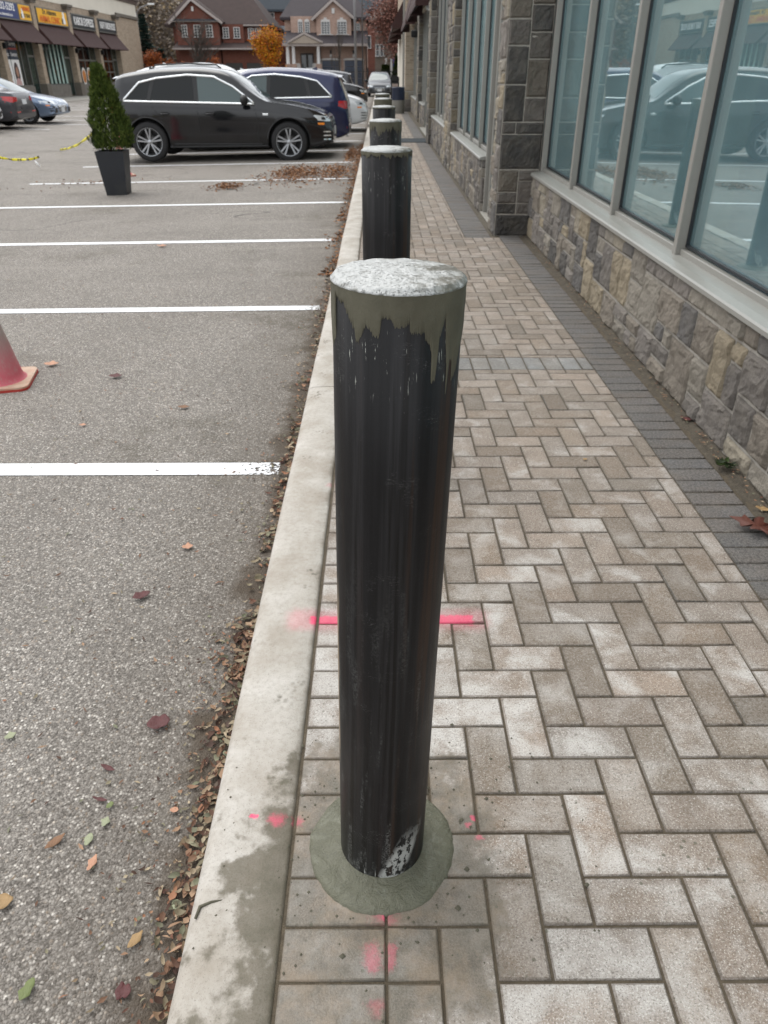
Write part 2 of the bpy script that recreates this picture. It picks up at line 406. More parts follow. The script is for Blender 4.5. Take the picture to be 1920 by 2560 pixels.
def line_mat():
    nb = NB('white_line_paint'); P = nb.pos()
    n = nb.noise(55, 4, .7, vec=P); s_ = nb.noise(300, 3, .8, vec=P)
    c = nb.mix(nb.rng(n, .55, .75, 0, .5), lin('#f1f3f5', .92), lin('#b9b5ae', .9))
    c = nb.mix(nb.rng(s_, .63, .70, 0, .5), c, lin('#8d8982', .8))
    nb.done(c, .6, nb.bump(s_, .4, .003))
    x, y, z = nb.sep(P)
    wear = nb.rng(nb.math('ADD', n, nb.rng(x, -.75, -.45, 0, .22)), .66, .72, 1, 0)   # paint gone where worn
    nb.val(nb.b.inputs['Alpha'], wear)
    return nb.m
m_line = line_mat()

# the lot: one sheet to the horizon, with real fall
g = MB()
xs = [-900, -300, -120, -60, -30, -22, -20, -18, -14, -12, -10, -8, -6, -5, -4, -3, -2, -1.2, -.8, -.6, -.45, -.34]
ys = [-6, -1, 0, .5, 1, 2, 3, 4, 6, 8, 12, 16, 24, 32, 45, 60, 80, 100, 140, 200, 400, 1200]
I = [[g.vert((x, y, lotz(x))) for y in ys] for x in xs]
for i in range(len(xs)-1):
    for j in range(len(ys)-1): g.face((I[i][j], I[i+1][j], I[i+1][j+1], I[i][j+1]))
tag(g.build('car_park_ground', m_asph, smooth=True), kind='structure')
g = MB(); g.poly([(-.34,62,-.14),(900,62,-.14),(900,1200,-.14),(-.34,1200,-.14)]); g.poly([(1.9,-6,-.14),(900,-6,-.14),(900,62,-.14),(1.9,62,-.14)])
tag(g.build('road_beyond', m_asph), kind='structure')

# kerb: cast concrete with a rounded front edge and joints
g = MB(); prof = [(-.395,-.16),(-.385,-.06),(-.376,-.022),(-.366,-.008),(-.350,.000),(-.30,.003),(-.25,.004),(-.20,.002),(-.193,-.003),(-.192,-.05)]
yy = [-3.0]
segs = [(-3, 3.6), (3.606, 6.6), (6.606, 9.6), (9.606, 12.6)] + [(12.606+3*k, 15.6+3*k) for k in range(16)]
for a, b in segs:
    n = max(4, int((b-a)/.12)) if a < 12 else 3; rows = []
    for k in range(n+1):
        y = a+(b-a)*k/n
        rows.append([g.vert((px+ .006*noise.noise(Vector((y*.7, 3, 0))), y, pz + .0015*noise.noise(Vector((y*3, px*20, 1))))) for px, pz in prof])
    g.smooth = True
    for A, B in zip(rows, rows[1:]):
        for i in range(len(prof)-1): g.face((A[i+1], A[i], B[i], B[i+1]))
    g.smooth = False
    for rw in (rows[0][::-1], rows[-1]): g.poly([g.v[i] for i in rw])
tag(g.build('kerb', m_kerb), kind='structure')
# ragged crack across the kerb beside the bollard
m_dark = M('joint_dirt', lin('#4a463c', .6), .95, scale=40, bump=.4)

# sidewalk: bedding sheet plus every paver, one mesh
m_joint = M('joint_sand', lin('#6a5f4e', .62), .95, scale=50, var=.35, bump=.6, bscale=200)
g = MB(); g.poly([(-.20,-3,-.0048),(1.62,-3,-.0048),(1.62,62,-.0048),(-.20,62,-.0048)])
tag(g.build('sidewalk_bedding', m_joint), kind='structure')

def paver(g, x0, x1, y0, y1, col, z=0):
    gp = .0017; b = .0045; x0 += gp; x1 -= gp; y0 += gp; y1 -= gp
    if x1-x0 < .02 or y1-y0 < .02: return
    z += rnd.uniform(-.0009, .0009); sx = rnd.uniform(-.0012, .0012); sy = rnd.uniform(-.0012, .0012)
    k = 1+rnd.gauss(0, .10); t = rnd.gauss(0, .03)
    g.col = (col[0]*k*(1+t), col[1]*k, col[2]*k*(1-t))
    def v(x, y, zz): return g.vert((x, y, zz+z+sx*(2*(x-x0)/(x1-x0)-1)+sy*(2*(y-y0)/(y1-y0)-1)))
    j = lambda: rnd.uniform(-.0016, .0016)
    T = [v(x0+b+j(), y0+b+j(), 0), v(x1-b+j(), y0+b+j(), 0), v(x1-b+j(), y1-b+j(), 0), v(x0+b+j(), y1-b+j(), 0)]
    m_ = .0015
    U = [v(x0+m_, y0+m_, -.0022), v(x1-m_, y0+m_, -.0022), v(x1-m_, y1-m_, -.0022), v(x0+m_, y1-m_, -.0022)]
    L = [v(x0, y0, -.012), v(x1, y0, -.012), v(x1, y1, -.012), v(x0, y1, -.012)]
    g.smooth = False; fc = g.col
    if y0 < 9:
        q = min(.016, (x1-x0)*.25, (y1-y0)*.25)
        S_ = [v(x0+q, y0+q, .0002), v(x1-q, y0+q, .0002), v(x1-q, y1-q, .0002), v(x0+q, y1-q, .0002)]
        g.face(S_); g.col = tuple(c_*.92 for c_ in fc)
        for i in range(4): g.face((T[i], T[(i+1)%4], S_[(i+1)%4], S_[i]))
    else: g.face(T)
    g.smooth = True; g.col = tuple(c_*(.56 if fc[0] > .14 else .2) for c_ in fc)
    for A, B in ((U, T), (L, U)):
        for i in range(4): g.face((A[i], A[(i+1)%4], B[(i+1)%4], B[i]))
g = MB()
TAN = lin('#9b8b7d', .66)[:3]; TAN2 = lin('#8a7968', .64)[:3]; GREYP = lin('#80807f', .72)[:3]; DARKP = lin('#58575a', .50)[:3]
a = .1; X0, X1 = .008, 1.175
def clipX(y): return (X1, 1.385) if y < 7.69 else ((.835, 1.095) if y < 18.4 or y > 20.3 else (.90, 1.15))
def herring(ya, yb, xa, xb, ox=0):
    ni = int((xb-xa)/a)+3; j0 = int(ya/a)-2; j1 = int(yb/a)+2
    for j in range(j0, j1):
        for i in range(-2, ni):
            r = (i-j) % 4
            if r == 0: q = (i, i+2, j, j+1)
            elif r == 3: q = (i, i+1, j, j+2)
            else: continue
            x0, x1, y0, y1 = xa+ox+q[0]*a, xa+ox+q[1]*a, q[2]*a, q[3]*a
            x0 = max(x0, xa); x1 = min(x1, xb); y0 = max(y0, ya); y1 = min(y1, yb)
            if x1-x0 > .02 and y1-y0 > .02: paver(g, x0, x1, y0, y1, TAN if rnd.random() < .6 else TAN2)
herring(-.6, 3.86, X0, X1); herring(4.06, 7.60, X0, X1)
x = X0
while x < X1-.02: paver(g, x, min(x+.1, X1), 3.86, 4.06, GREYP); x += .1
herring(7.60, 36, X0, .835)
y = -.6; k = 0
while y < 36:          # header course along the kerb
    if y > 3.85 and y < 4.05 : paver(g, -.188, X0, y, y+.1, GREYP)
    else: paver(g, -.188, X0, y, y+.1, TAN)
    y += .1
y = -.6
while y < 7.65: paver(g, X1, 1.375, y, y+.0965, DARKP); y += .0965
y = 7.60; 
x = .835
while x < 1.46: paver(g, x, x+.1, 7.39, 7.60, DARKP) if x > 1.4 else None; x += .1
y = 7.60
while y < 36: paver(g, .835, 1.095, y, y+.0965, DARKP); y += .0965
# beyond, where single stones no longer show
yy = 36.0
while yy < 60: paver(g, -.188, .835, yy, yy+.4, TAN); paver(g, .835, 1.15, yy, yy+.4, DARKP); yy += .4
tag(g.build('sidewalk', m_paver), kind='structure')
# soil strip between border course and wall
m_soil = M('wall_foot_soil', lin('#5f574a', .7), .95, scale=25, var=.4, bump=.9, bscale=120)
g = MB(); g.smooth = True
def soilP(u, v):
    y = -1+8.7*v; return (1.375+.095*u, y, -.006+.012*u+.008*noise.noise(Vector((u*3, y*9, 0))))
g.grid(soilP, 5, 400)
g.grid(lambda u, v: (1.095+.06*u, 7.7+28*v, -.006+.012*u+.006*noise.noise(Vector((u*3, v*190, 5)))), 3, 300)
tag(g.build('soil_strip', m_soil), kind='structure')

# painted stall lines, 4 mm over the lot; each turned 2 degrees as in the photo
g = MB()
def sline(y, xa, xb, wd=.10, sl=-.036):
    n = 14
    for k in range(n):
        u0 = xa+(xb-xa)*k/n; u1 = xa+(xb-xa)*(k+1)/n
        f = lambda u: y+(u+.46)*sl
        g.poly([(u0, f(u0)-wd/2, lotz(u0)+.004), (u1, f(u1)-wd/2, lotz(u1)+.004), (u1, f(u1)+wd/2, lotz(u1)+.004), (u0, f(u0)+wd/2, lotz(u0)+.004)])
for k in range(-1, 16):
    sline(2.93+2.62*k if k else 2.93, -5.95, -.455, .115 if k < 3 else .10)
for y in (24.5, 27.1, 29.7, 32.3, 34.9): sline(y, -16.5, {24.5:-12.4,27.1:-10.8,29.7:-9.4}.get(y, -10.5), .1, 0)
for y in (40.5, 42.6, 44.8, 47.2, 49.6): sline(y, -17.5, -13.3, .12, 0)
tag(g.build('parking_lines', m_line), kind='structure')

# ================================================================== BOLLARDS
def steel_mat():
    nb = NB('mill_scale_steel'); P = nb.obj(); x, y, z = nb.sep(P)
    st = nb.noise(1, 5, .6, vec=nb.mapv(P, (42, 42, .8))); st2 = nb.noise(1, 4, .7, vec=nb.mapv(P, (170, 170, 2.2)))
    n1 = nb.noise(9, 4, .6, vec=nb.mapv(P, (1,1,.4))); sc = nb.noise(220, 4, .75, vec=P)
    c = nb.ramp(st, [(.30, lin('#100f10', .75)), (.47, lin('#1c1b1c', .75)), (.56, lin('#2c2b2c', .7)), (.64, lin('#141212', .75)), (.8, lin('#2a2420', .75))])
    c = nb.mix(nb.rng(st2, .5, .75, 0, .5), c, lin('#131314'))
    # brown rust streaks, mainly lower right
    ru = nb.math('MULTIPLY', nb.rng(nb.noise(1, 4, vec=nb.mapv(P, (55,55,1.3), (3,1,0))), .54, .66), nb.rng(x, -.03, .06, .15, .8))
    c = nb.mix(ru, c, lin('#3d2c22', .8))
    # pale scuffs: worn film of grout in vertical patches, stronger low down
    zz = nb.rng(z, .15, .8, 1, .0)
    sm = nb.math('MULTIPLY', nb.rng(nb.noise(1, 4, .6, vec=nb.mapv(P, (40,40,5), (0,4,0))), .53, .62), nb.rng(sc, .45, .62))
    c = nb.mix(nb.math('MULTIPLY', nb.math('MULTIPLY', sm, zz), .55), c, lin('#8a8b88', .8))
    # grout splash near the foot, right of front
    ang = nb.math('ARCTAN2', x, nb.math('MULTIPLY', y, -1.0))
    ft = nb.math('MULTIPLY', nb.rng(nb.math('ABSOLUTE', nb.math('SUBTRACT', nb.math('ADD', ang, nb.math('MULTIPLY', z, -4.5)), .10)), .22, .36, 1, 0), nb.rng(z, .085, .16, 1, 0))
    ft = nb.math('MULTIPLY', ft, nb.rng(nb.noise(75, 4, .7, vec=nb.mapv(P, (1,1,.6))), .46, .50))
    ft2 = nb.math('MULTIPLY', nb.rng(nb.noise(1, 3, .7, vec=nb.mapv(P, (260,260,28))), .60, .64), nb.math('MULTIPLY', nb.rng(z, .035, .06, 1, 0), nb.rng(nb.math('ABSOLUTE', ang), .5, .8, 1, 0)))
    c = nb.mix(nb.math('MAXIMUM', ft, ft2), c, lin('#b5b7b3', .8))
    # buff clay smear on the left side
    cl = nb.math('MULTIPLY', nb.rng(nb.math('ADD', ang, nb.math('MULTIPLY', nb.math('SUBTRACT', n1, .5), .5)), -1.22, -1.32, 0, 1), nb.math('MULTIPLY', nb.rng(z, .28, .34), nb.rng(z, .62, .72, 1, 0)))
    c = nb.mix(cl, c, lin('#a08f78', .7))
    # fine scratches
    s1 = nb.noise(1, 2, .5, vec=nb.mapv(P, (60,60,260), rot=(0,.5,.3)))
    s2 = nb.math('MULTIPLY', nb.rng(nb.math('ABSOLUTE', nb.math('SUBTRACT', s1, .5)), .0, .006, 1, 0), nb.rng(nb.noise(14, 2, vec=P), .58, .66))
    c = nb.mix(nb.math('MULTIPLY', s2, .6), c, lin('#9a9a98', .8))
    dots = nb.math('MULTIPLY', nb.rng(sc, .70, .74), nb.rng(nb.noise(12, 3, vec=P), .5, .62))
    c = nb.mix(dots, c, lin('#b0b0ad', .8))
    h = nb.math('ADD', nb.math('MULTIPLY', st2, .3), nb.math('MULTIPLY', sc, .5))
    zt = nb.math('MULTIPLY', nb.rng(z, 1.03, 1.07), nb.rng(z, 1.14, 1.12))
    sk = nb.rng(nb.noise(1, 3, .7, vec=nb.mapv(P, (420,420,30), rot=(0,.08,0))), .64, .67)
    c = nb.mix(nb.math('MULTIPLY', nb.math('MULTIPLY', sk, zt), nb.rng(nb.noise(30, 2, vec=P), .48, .56)), c, lin('#b9bbb2', .8))
    return nb.done(c, nb.rng(n1, .3, .7, .36, .54), nb.bump(h, .3, .002), metal=.0, spec=.24)
def grout_mat(name, wet=False):
    nb = NB(name); P = nb.obj()
    n1 = nb.noise(14, 5, .6, vec=P); n2 = nb.noise(90, 4, .7, vec=P); n3 = nb.noise(340, 3, .7, vec=P)
    trowel = nb.noise(1, 3, .6, vec=nb.mapv(P, (14, 60, 30), rot=(0,0,.6)))
    c = nb.mix(nb.rng(n1, .35, .7), lin('#696553', .50), lin('#7b7764', .54))
    c = nb.mix(nb.rng(n3, .55, .7, 0, .4), c, lin('#5c5b4b', .6))
    if wet == 'top':   # pale sky reflection on the wet trowelled top, painted into the colour
        pt = nb.math('ADD', nb.noise(16, 4, .6, vec=P, dist=.3), nb.math('MULTIPLY', nb.math('SUBTRACT', n2, .5), .35))
        x, y, z = nb.sep(P)
        pt = nb.math('ADD', pt, nb.rng(x, -.02, .08, .12, -.10))
        c = nb.mix(nb.rng(pt, .42, .54, .12, .92), c, lin('#d3d5d3', .72))
        pit = nb.math('MAXIMUM', nb.rng(nb.noise(1, 3, .7, vec=nb.mapv(P, (150, 260, 100))), .60, .66), nb.rng(nb.noise(1, 4, .7, vec=nb.mapv(P, (330, 420, 100))), .60, .68))
        c = nb.mix(nb.math('MULTIPLY', pit, .4), c, lin('#6d6d62', .6))
        h = nb.math('SUBTRACT', nb.math('ADD', nb.math('MULTIPLY', n2, .8), nb.math('MULTIPLY', trowel, .5)), pit)
        return nb.done(c, .42, nb.bump(h, .9, .004), spec=.6)
    h = nb.math('ADD', nb.math('MULTIPLY', n2, .4), nb.math('ADD', nb.math('MULTIPLY', trowel, .7), nb.math('MULTIPLY', n3, .25)))
    if wet == 'collar':
        c = nb.mix(.8, c, lin('#7e7e69', .60)); c = nb.mix(nb.rng(nb.noise(16, 5, .7, vec=P, dist=.6), .54, .66, 0, .4), c, lin('#9b9c8c', .68)); c = nb.mix(nb.rng(nb.noise(200, 3, .8, vec=P), .58, .68, 0, .5), c, lin('#5a594e', .6))
        h2 = nb.noise(26, 5, .7, vec=P, dist=.8)
        c = nb.mix(nb.rng(nb.math('ABSOLUTE', nb.math('SUBTRACT', h2, .5)), 0, .010, .6, 0), c, lin('#4f5044', .6))
        return nb.done(c, nb.rng(n1, .3, .7, .35, .6), nb.bump(nb.math('ADD', h, nb.math('MULTIPLY', h2, 1.6)), .9, .006), spec=.5)
    return nb.done(c, .72, nb.bump(h, .6, .003), spec=.4)
m_steel = steel_mat(); m_grout = grout_mat('green_grey_grout'); m_gtop = grout_mat('trowelled_grout_top', 'top'); m_collar = grout_mat('fresh_grout_collar', 'collar')

HT = 1.178
# lower outline of the grout coat as seen in the photo: (side offset / radius, depth below the rim)
EDGE = [(-1.0,.060),(-.985,.085),(-.95,.075),(-.925,.066),(-.92,.014),(-.85,.020),(-.79,.020),(-.785,.026),(-.745,.030),(-.70,.040),(-.64,.047),(-.62,.062),(-.58,.064),(-.52,.050),(-.50,.045),(-.46,.040),(-.42,.046),(-.35,.053),(-.28,.052),(-.25,.030),(-.20,.028),(-.12,.030),(-.08,.037),(-.03,.041),(.10,.037),(.145,.034),(.16,.046),(.26,.048),(.40,.047),(.415,.050),(.47,.054),(.49,.066),(.475,.086),(.50,.092),(.56,.092),(.575,.080),(.59,.050),(.67,.026),(.685,.040),(.71,.062),(.735,.082),(.72,.108),(.75,.112),(.775,.075),(.82,.074),(.81,.100),(.85,.096),(.90,.090),(.95,.066),(1.0,.060)]
def edge_depth(th, seed, amp=1.0):
    "th: angle from the front, positive to the right"
    if seed == 0 and abs(th) <= PI/2:
        u = math.sin(th)
        for (a_, d0), (b_, d1) in zip(EDGE, EDGE[1:]):
            if min(a_, b_) <= u <= max(a_, b_) and a_ <= b_:
                return (1.22 if u > .38 else 1.0)*(d0+(d1-d0)*((u-a_)/(b_-a_) if b_ > a_ else 0)) + .0045*noise.noise(Vector((th*38, 1, 0))) + .004*noise.noise(Vector((th*120, 5, 0))) + .0022*rnd.uniform(-1,1)
        return .05
    n = noise.noise(Vector((math.sin(th)*3+seed*7, math.cos(th)*3, seed)))+.5*noise.noise(Vector((math.sin(th)*11, math.cos(th)*11+seed*3, 0)))+.25*noise.noise(Vector((math.sin(th)*30, math.cos(th)*30, seed)))
    return max(.006, amp*(.045+.06*n)) + max(0, noise.noise(Vector((th*9, seed*5.1, 2)))-.35)*.2*amp
BAMP = {0: 1, 1: .35, 2: .85, 3: .15, 4: 1.9, 5: .4, 6: .4}
def make_bollard(i, y, x, lean=0):
    o = thing('bollard', BLAB[i], 'bollard', (x, y, 0), 0, 'steel pipe bollards along the kerb')
    o.rotation_euler = (0, lean, 0)
    n = 200 if i == 0 else (64 if i < 3 else 40)
    g = MB(); g.smooth = True; h = HT-.004
    g.lathe([(PR-.002, -.02), (PR, 0), (PR, .3), (PR, .6), (PR, .9), (PR, h-.002), (PR-.004, h)], n)
    g.build('steel_pipe', m_steel, o)
    # grout coat: thin shell with ragged lower edge
    g = MB(); g.smooth = True; N = 900 if i == 0 else 160; t = .0016 if i == 0 else .002
    ro = [];
    K = 9
    for k in range(N):
        th = -PI+2*PI*k/N; d = edge_depth(th, i, BAMP[i]); col = []
        sx, sy = math.sin(th), -math.cos(th)
        for j in range(K):
            f = j/(K-1); zz = h-.002-(d)*f
            r = PR + t*(1-f**6) + .0007*noise.noise(Vector((th*8, zz*60, i)))*(1-f**4) + .0003
            col.append(g.vert((r*sx, r*sy, zz)))
        ro.append(col)
    for k in range(N):
        A, B = ro[k], ro[(k+1)%N]
        for j in range(K-1): g.face((A[j], A[j+1], B[j+1], B[j]))
    g.build('grout_coat', m_grout, o)
    # domed top
    g = MB(); g.smooth = True; NR = 60 if i == 0 else 8; rings = []
    for q in range(NR+1):
        f = q/NR; ring = []
        if q == 0: rings.append([g.vert((0,0,HT+.007))]); continue
        for k in range(N//2):
            th = 2*PI*k/(N//2); r = f*(PR+.0028)
            rag = .0009*noise.noise(Vector((math.cos(th)*7, math.sin(th)*7, i+3))) if f > .95 else 0
            z = HT+.007*(1-f*f)+.0016*noise.noise(Vector((r*math.cos(th)*60, r*math.sin(th)*60, i)))+.0005*noise.noise(Vector((r*math.cos(th)*190, r*math.sin(th)*190, i)))
            if f > .93: z -= (f-.93)*.09
            ring.append(g.vert(((r+rag)*math.cos(th), (r+rag)*math.sin(th), z)))
        rings.append(ring)
    M_ = N//2
    for k in range(M_): g.face((rings[0][0], rings[1][k], rings[1][(k+1)%M_]))
    for A, B in zip(rings[1:], rings[2:]):
        for k in range(M_): g.face((A[k], B[k], B[(k+1)%M_], A[(k+1)%M_]))
    last = rings[-1]; low = [g.vert(((PR+.0012)*math.cos(2*PI*k/M_), (PR+.0012)*math.sin(2*PI*k/M_), HT-.008-.0006*noise.noise(Vector((k*.2, i, 0))))) for k in range(M_)]
    for k in range(M_): g.face((last[k], low[k], low[(k+1)%M_], last[(k+1)%M_]))
    g.build('grout_cap', m_gtop, o)
    # collar
    g = MB(); g.smooth = True; NC = 160 if i == 0 else 48; RR = [.078, .090, .105, .125, .142, .150, .153]
    ZZ = [.024, .0185, .0145, .0105, .0070, .0034, -.004]; cols = []
    for k in range(NC):
        th = 2*PI*k/NC; wob = .0045*noise.noise(Vector((math.cos(th)*2.3, math.sin(th)*2.3, i+.5)))+.0015*noise.noise(Vector((math.cos(th)*9, math.sin(th)*9, i)))+.0018*noise.noise(Vector((math.cos(th)*34, math.sin(th)*34, i)))
        cols.append([g.vert(((r+wob*(r/.15))*math.cos(th), (r+wob*(r/.15))*math.sin(th), z+(.0012*noise.noise(Vector((r*math.cos(th)*30, r*math.sin(th)*30, i))) if z > 0 else 0))) for r, z in zip(RR, ZZ)])
    for k in range(NC):
        A, B = cols[k], cols[(k+1)%NC]
        for j in range(len(RR)-1): g.face((A[j], A[j+1], B[j+1], B[j]))
    g.build('concrete_collar', m_collar, o)
    return o
BLAB = ['dark steel pipe bollard in the foreground with ragged green-grey grout round its rim', 'second bollard from the camera, with a thin pale grout rim and a white top', 'third bollard from the camera, its grout scraped down in ragged tongues', 'fourth bollard in the row, plain dark pipe with a thin pale rim', 'fifth bollard in the row, its left half covered with smooth grey grout', 'sixth and farthest bollard of the row, small and dark before the grey car']
for i, y in enumerate(BOLL):
    b = make_bollard(i, y, BX if i == 0 else (.022 if i == 1 else .03), R(1.15) if i == 0 else 0)
# the twig behind the first bollard top
g = MB(); g.tube([(-.060, 2.60, .003), (-.085, 2.595, .035), (-.10, 2.59, .06)], [.0035, .0028, .002], 5); g.tube([(-.085, 2.595, .035), (-.098, 2.6, .045)], [.002, .0012], 4)
tag(g.build('twig', m_soil), 'thin dry twig poking up left of the second bollard foot', 'twig')
# ================================================================== STONE AND STOREFRONT
def stone_mat(name='ledge_stone'):
    nb = NB(name); P = nb.obj(); col = nb.attr('Col')['Color']
    n1 = nb.noise(9, 5, .6, vec=P); n2 = nb.noise(60, 5, .7, vec=P); n3 = nb.noise(260, 3, .7, vec=P)
    c = nb.mix(nb.rng(n1, .4, .7, 0, .45), col, nb.mix(.5, col, lin('#b4aa98', .6)))
    c = nb.mix(nb.rng(n2, .45, .7, 0, .5), c, nb.mix(.6, c, lin('#3e3b37', .5)))
    c = nb.mix(nb.rng(n3, .62, .72, 0, .4), c, lin('#b5b2ad', .7))
    h = nb.math('ADD', n2, nb.math('MULTIPLY', n3, .35))
    return nb.done(c, .85, nb.bump(h, 1.0, .014), spec=.3)
m_stone = stone_mat()
m_mortar = M('mortar', lin('#aea89e', .80), .95, scale=40, var=.2, bump=.5, bscale=150)
m_frame = M('taupe_aluminium', lin('#a8a59d', .62), .38, var=.04, scale=3, metal=.0, spec=.5)
m_cap = M('sill_metal', lin('#a9a8a1', .62), .38, var=.05, scale=4, spec=.6)
m_gasket = M('black_gasket', lin('#22262a', .8), .5, var=.1)
m_brick_tan = None
SCOL = [('#98918a', .76), ('#88827c', .72), ('#a19a8e', .80), ('#aa9d86', .80), ('#7b7875', .70), ('#958c80', .78), ('#716e6b', .66), ('#a9a08f', .78)]

def stones(g, O, U, N, W, H, mw=.060, mh=.093, sub=5, relief=.012, seed=1, dark=1.0, gap=.006):
    "random ashlar on the rectangle O + u*U + z; N is the outward normal"
    O = Vector(O); U = Vector(U); N = Vector(N); Z = Vector((0,0,1)); rr = random.Random(seed)
    nc = max(1, round(W/mw)); nr = max(1, round(H/mh)); cw = W/nc; ch = H/nr
    occ = [[False]*nc for _ in range(nr)]; rects = []
    for r in range(nr):
        for c in range(nc):
            if occ[r][c]: continue
            h = rr.choices((1, 2, 3), (.34, .43, .23))[0]; w_ = rr.randint(2, 4) if h == 1 else rr.randint(3, 5)
            h = min(h, nr-r); k = 0
            while k < w_ and c+k < nc and not occ[r][c+k]: k += 1
            w_ = k
            if c+w_ < nc and not occ[r][c+w_] and (c+w_+1 >= nc or occ[r][c+w_+1]): w_ += 1
            if w_ < 2: h = 1
            h = next(hh for hh in range(h, 0, -1) if all(not occ[r+a][c+b] for a in range(hh) for b in range(w_)))
            for a_ in range(h):
                for b_ in range(w_): occ[r+a_][c+b_] = True
            rects.append((c*cw, (c+w_)*cw, r*ch, (r+h)*ch))
    for (u0, u1, v0, v1) in rects:
        hx, k = rr.choices(SCOL, (4, 3, 3.6, 2.0, 3, 2.6, 2.4, 1.2))[0]; q = lin(hx, k*rr.uniform(.88, 1.1)*dark)[:3]; g.col = q
        u0 += gap*rr.uniform(.6, 1.3); u1 -= gap*rr.uniform(.6, 1.3); v0 += gap*rr.uniform(.6, 1.3); v1 -= gap*rr.uniform(.6, 1.3)
        nu = max(3, min(sub*3, int((u1-u0)/.017))) if sub > 3 else 3; nv = max(3, min(sub*2, int((v1-v0)/.017))) if sub > 3 else 3
        base = relief*rr.uniform(.75, 1.5); s0 = rr.uniform(0, 99); tu = rr.uniform(-.4, .4); tv = rr.uniform(-.5, .2)
        def P(a_, b_):
            # squeeze the grid towards the border so the arris is crisp
            fa = (a_-.5)*2; fb = (b_-.5)*2
            sa = .5+.5*math.copysign(abs(fa)**.7, fa); sb = .5+.5*math.copysign(abs(fb)**.7, fb)
            uu = u0+(u1-u0)*sa; vv = v0+(v1-v0)*sb
            edge = a_ in (0, 1) or b_ in (0, 1)
            if edge:
                d = .0025
                jj = .0035*noise.noise(Vector((uu*30+s0, vv*30, 3))); uu += jj if a_ in (0,1) else 0; vv += jj if b_ in (0,1) else 0
            else: d = base*(1+tu*fa*.5+tv*fb*.5) + relief*1.0*noise.noise(Vector((uu*9+s0, vv*9, s0))) + relief*.7*noise.noise(Vector((uu*26+s0, vv*26, 0))) + relief*.4*noise.noise(Vector((uu*75+s0, vv*75, 0)))
            return O+U*uu+Z*vv+N*d
        nv_ = nv
        I_ = g.grid(P, nu, nv_)
    g.col = None
def backing(g, O, U, N, W, H, t=.03):
    O = Vector(O); U = Vector(U); N = Vector(N); Z = Vector((0,0,1))
    g.poly([O, O+U*W, O+U*W+Z*H, O+Z*H]); g.poly([O+U*W-N*t, O-N*t, O+Z*H-N*t, O+U*W+Z*H-N*t])

def glass_mat(name, tint, refl=(.90,1,1,1), base=.34, k=.6, film=0):
    nb = NB(name); nt_ = nb.t
    tr = nb.n('BsdfTransparent'); tr.inputs['Color'].default_value = tint
    gl = nb.n('BsdfGlossy'); gl.inputs['Color'].default_value = refl; gl.inputs['Roughness'].default_value = .004
    fr = nb.n('LayerWeight'); fr.inputs['Blend'].default_value = .35
    fac = nb.math('ADD', base, nb.math('MULTIPLY', fr.outputs['Fresnel'], k), clamp=True)
    # very slight waviness of the panes
    nrm = nb.bump(nb.noise(1.1, 1, vec=nb.obj()), .035, .05)
    nt_.links.new(nrm, gl.inputs['Normal'])
    mx_ = nb.n('MixShader'); nt_.links.new(fac, mx_.inputs[0]); nt_.links.new(tr.outputs[0], mx_.inputs[1]); nt_.links.new(gl.outputs[0], mx_.inputs[2])
    if film:   # pale haze mixed into the pane colour to lighten the windows
        df = nb.n('BsdfDiffuse'); df.inputs['Color'].default_value = lin('#b9d6da', .85); m2 = nb.n('MixShader')
        nb.val(m2.inputs[0], nb.rng(nb.noise(2.2, 4, .6, vec=nb.obj()), .3, .7, film*.75, film*1.25)); nt_.links.new(mx_.outputs[0], m2.inputs[1]); nt_.links.new(df.outputs[0], m2.inputs[2]); mx_ = m2
    nt_.links.new(mx_.outputs[0], nb.out.inputs['Surface']); return nb.m
m_glass = glass_mat('coated_store_glass', (.86,.98,1,1), base=.32, k=.5, film=.13)
m_blind = M('pale_roller_blind', lin('#c9dedb', .75), .8, var=.05, scale=2)
m_room = M('shop_interior', lin('#9fb2b4', .6), .9, var=.1, scale=1.2)
m_bluefilm = M('blue_interior_panel', lin('#4f9cc4', .7), .6, var=.15, scale=.9)
m_back = M('teal_grey_backing', lin('#a3c4ca', .85), .9, var=.06, scale=1.2)
m_floorin = M('shop_floor', lin('#8f9a98', .5), .6, var=.15, scale=2)

sf = thing('stone_storefront', 'long stone and glass storefront along the right side of the sidewalk', 'building', (1.46, 4, 0))
# masonry body behind everything
WX = 1.475; KH = .552
def knee(y0, y1, x, seed, sub, h=KH, name='knee_wall', near_end=True):
    g = MB(); g.smooth = False
    stones(g, (x, y1, 0), (0,-1,0), (-1,0,0), y1-y0, h, seed=seed, sub=sub)
    if near_end: stones(g, (x, y0, 0), (1,0,0), (0,-1,0), .22, h, seed=seed+1, sub=sub)
    g.m = 1
    g.box(x+.0, x+.24, y0+.0, y1-.004, -.05, h-.002)
    return g.build(name, [m_stone, m_mortar], sf, world=True)
kw = knee(-.9, 7.69, 1.462, 11, 6, near_end=False)
knee(9.15, 13.2, 1.145, 31, 5); knee(14.5, 18.55, 1.150, 41, 4)
knee(24.3, 27.2, 1.27, 51, 3); knee(28.3, 34.4, 1.27, 57, 3)
def sill(y0, y1, x, z=KH):
    g = MB()
    # sloped metal sill with a rolled nose
    g.prism([(x-.030, z+.000), (x+.16, z+.000), (x+.16, z+.040), (x+.02, z+.034), (x-.022, z+.026), (x-.030, z+.018)], 'y', y0, y1)
    g.build('sill', m_cap, sf, world=True)
sill(-.9, 7.66, 1.462); sill(9.13, 13.2, 1.145); sill(14.5, 18.55, 1.150); sill(24.3, 27.2, 1.27); sill(28.3, 34.4, 1.27)
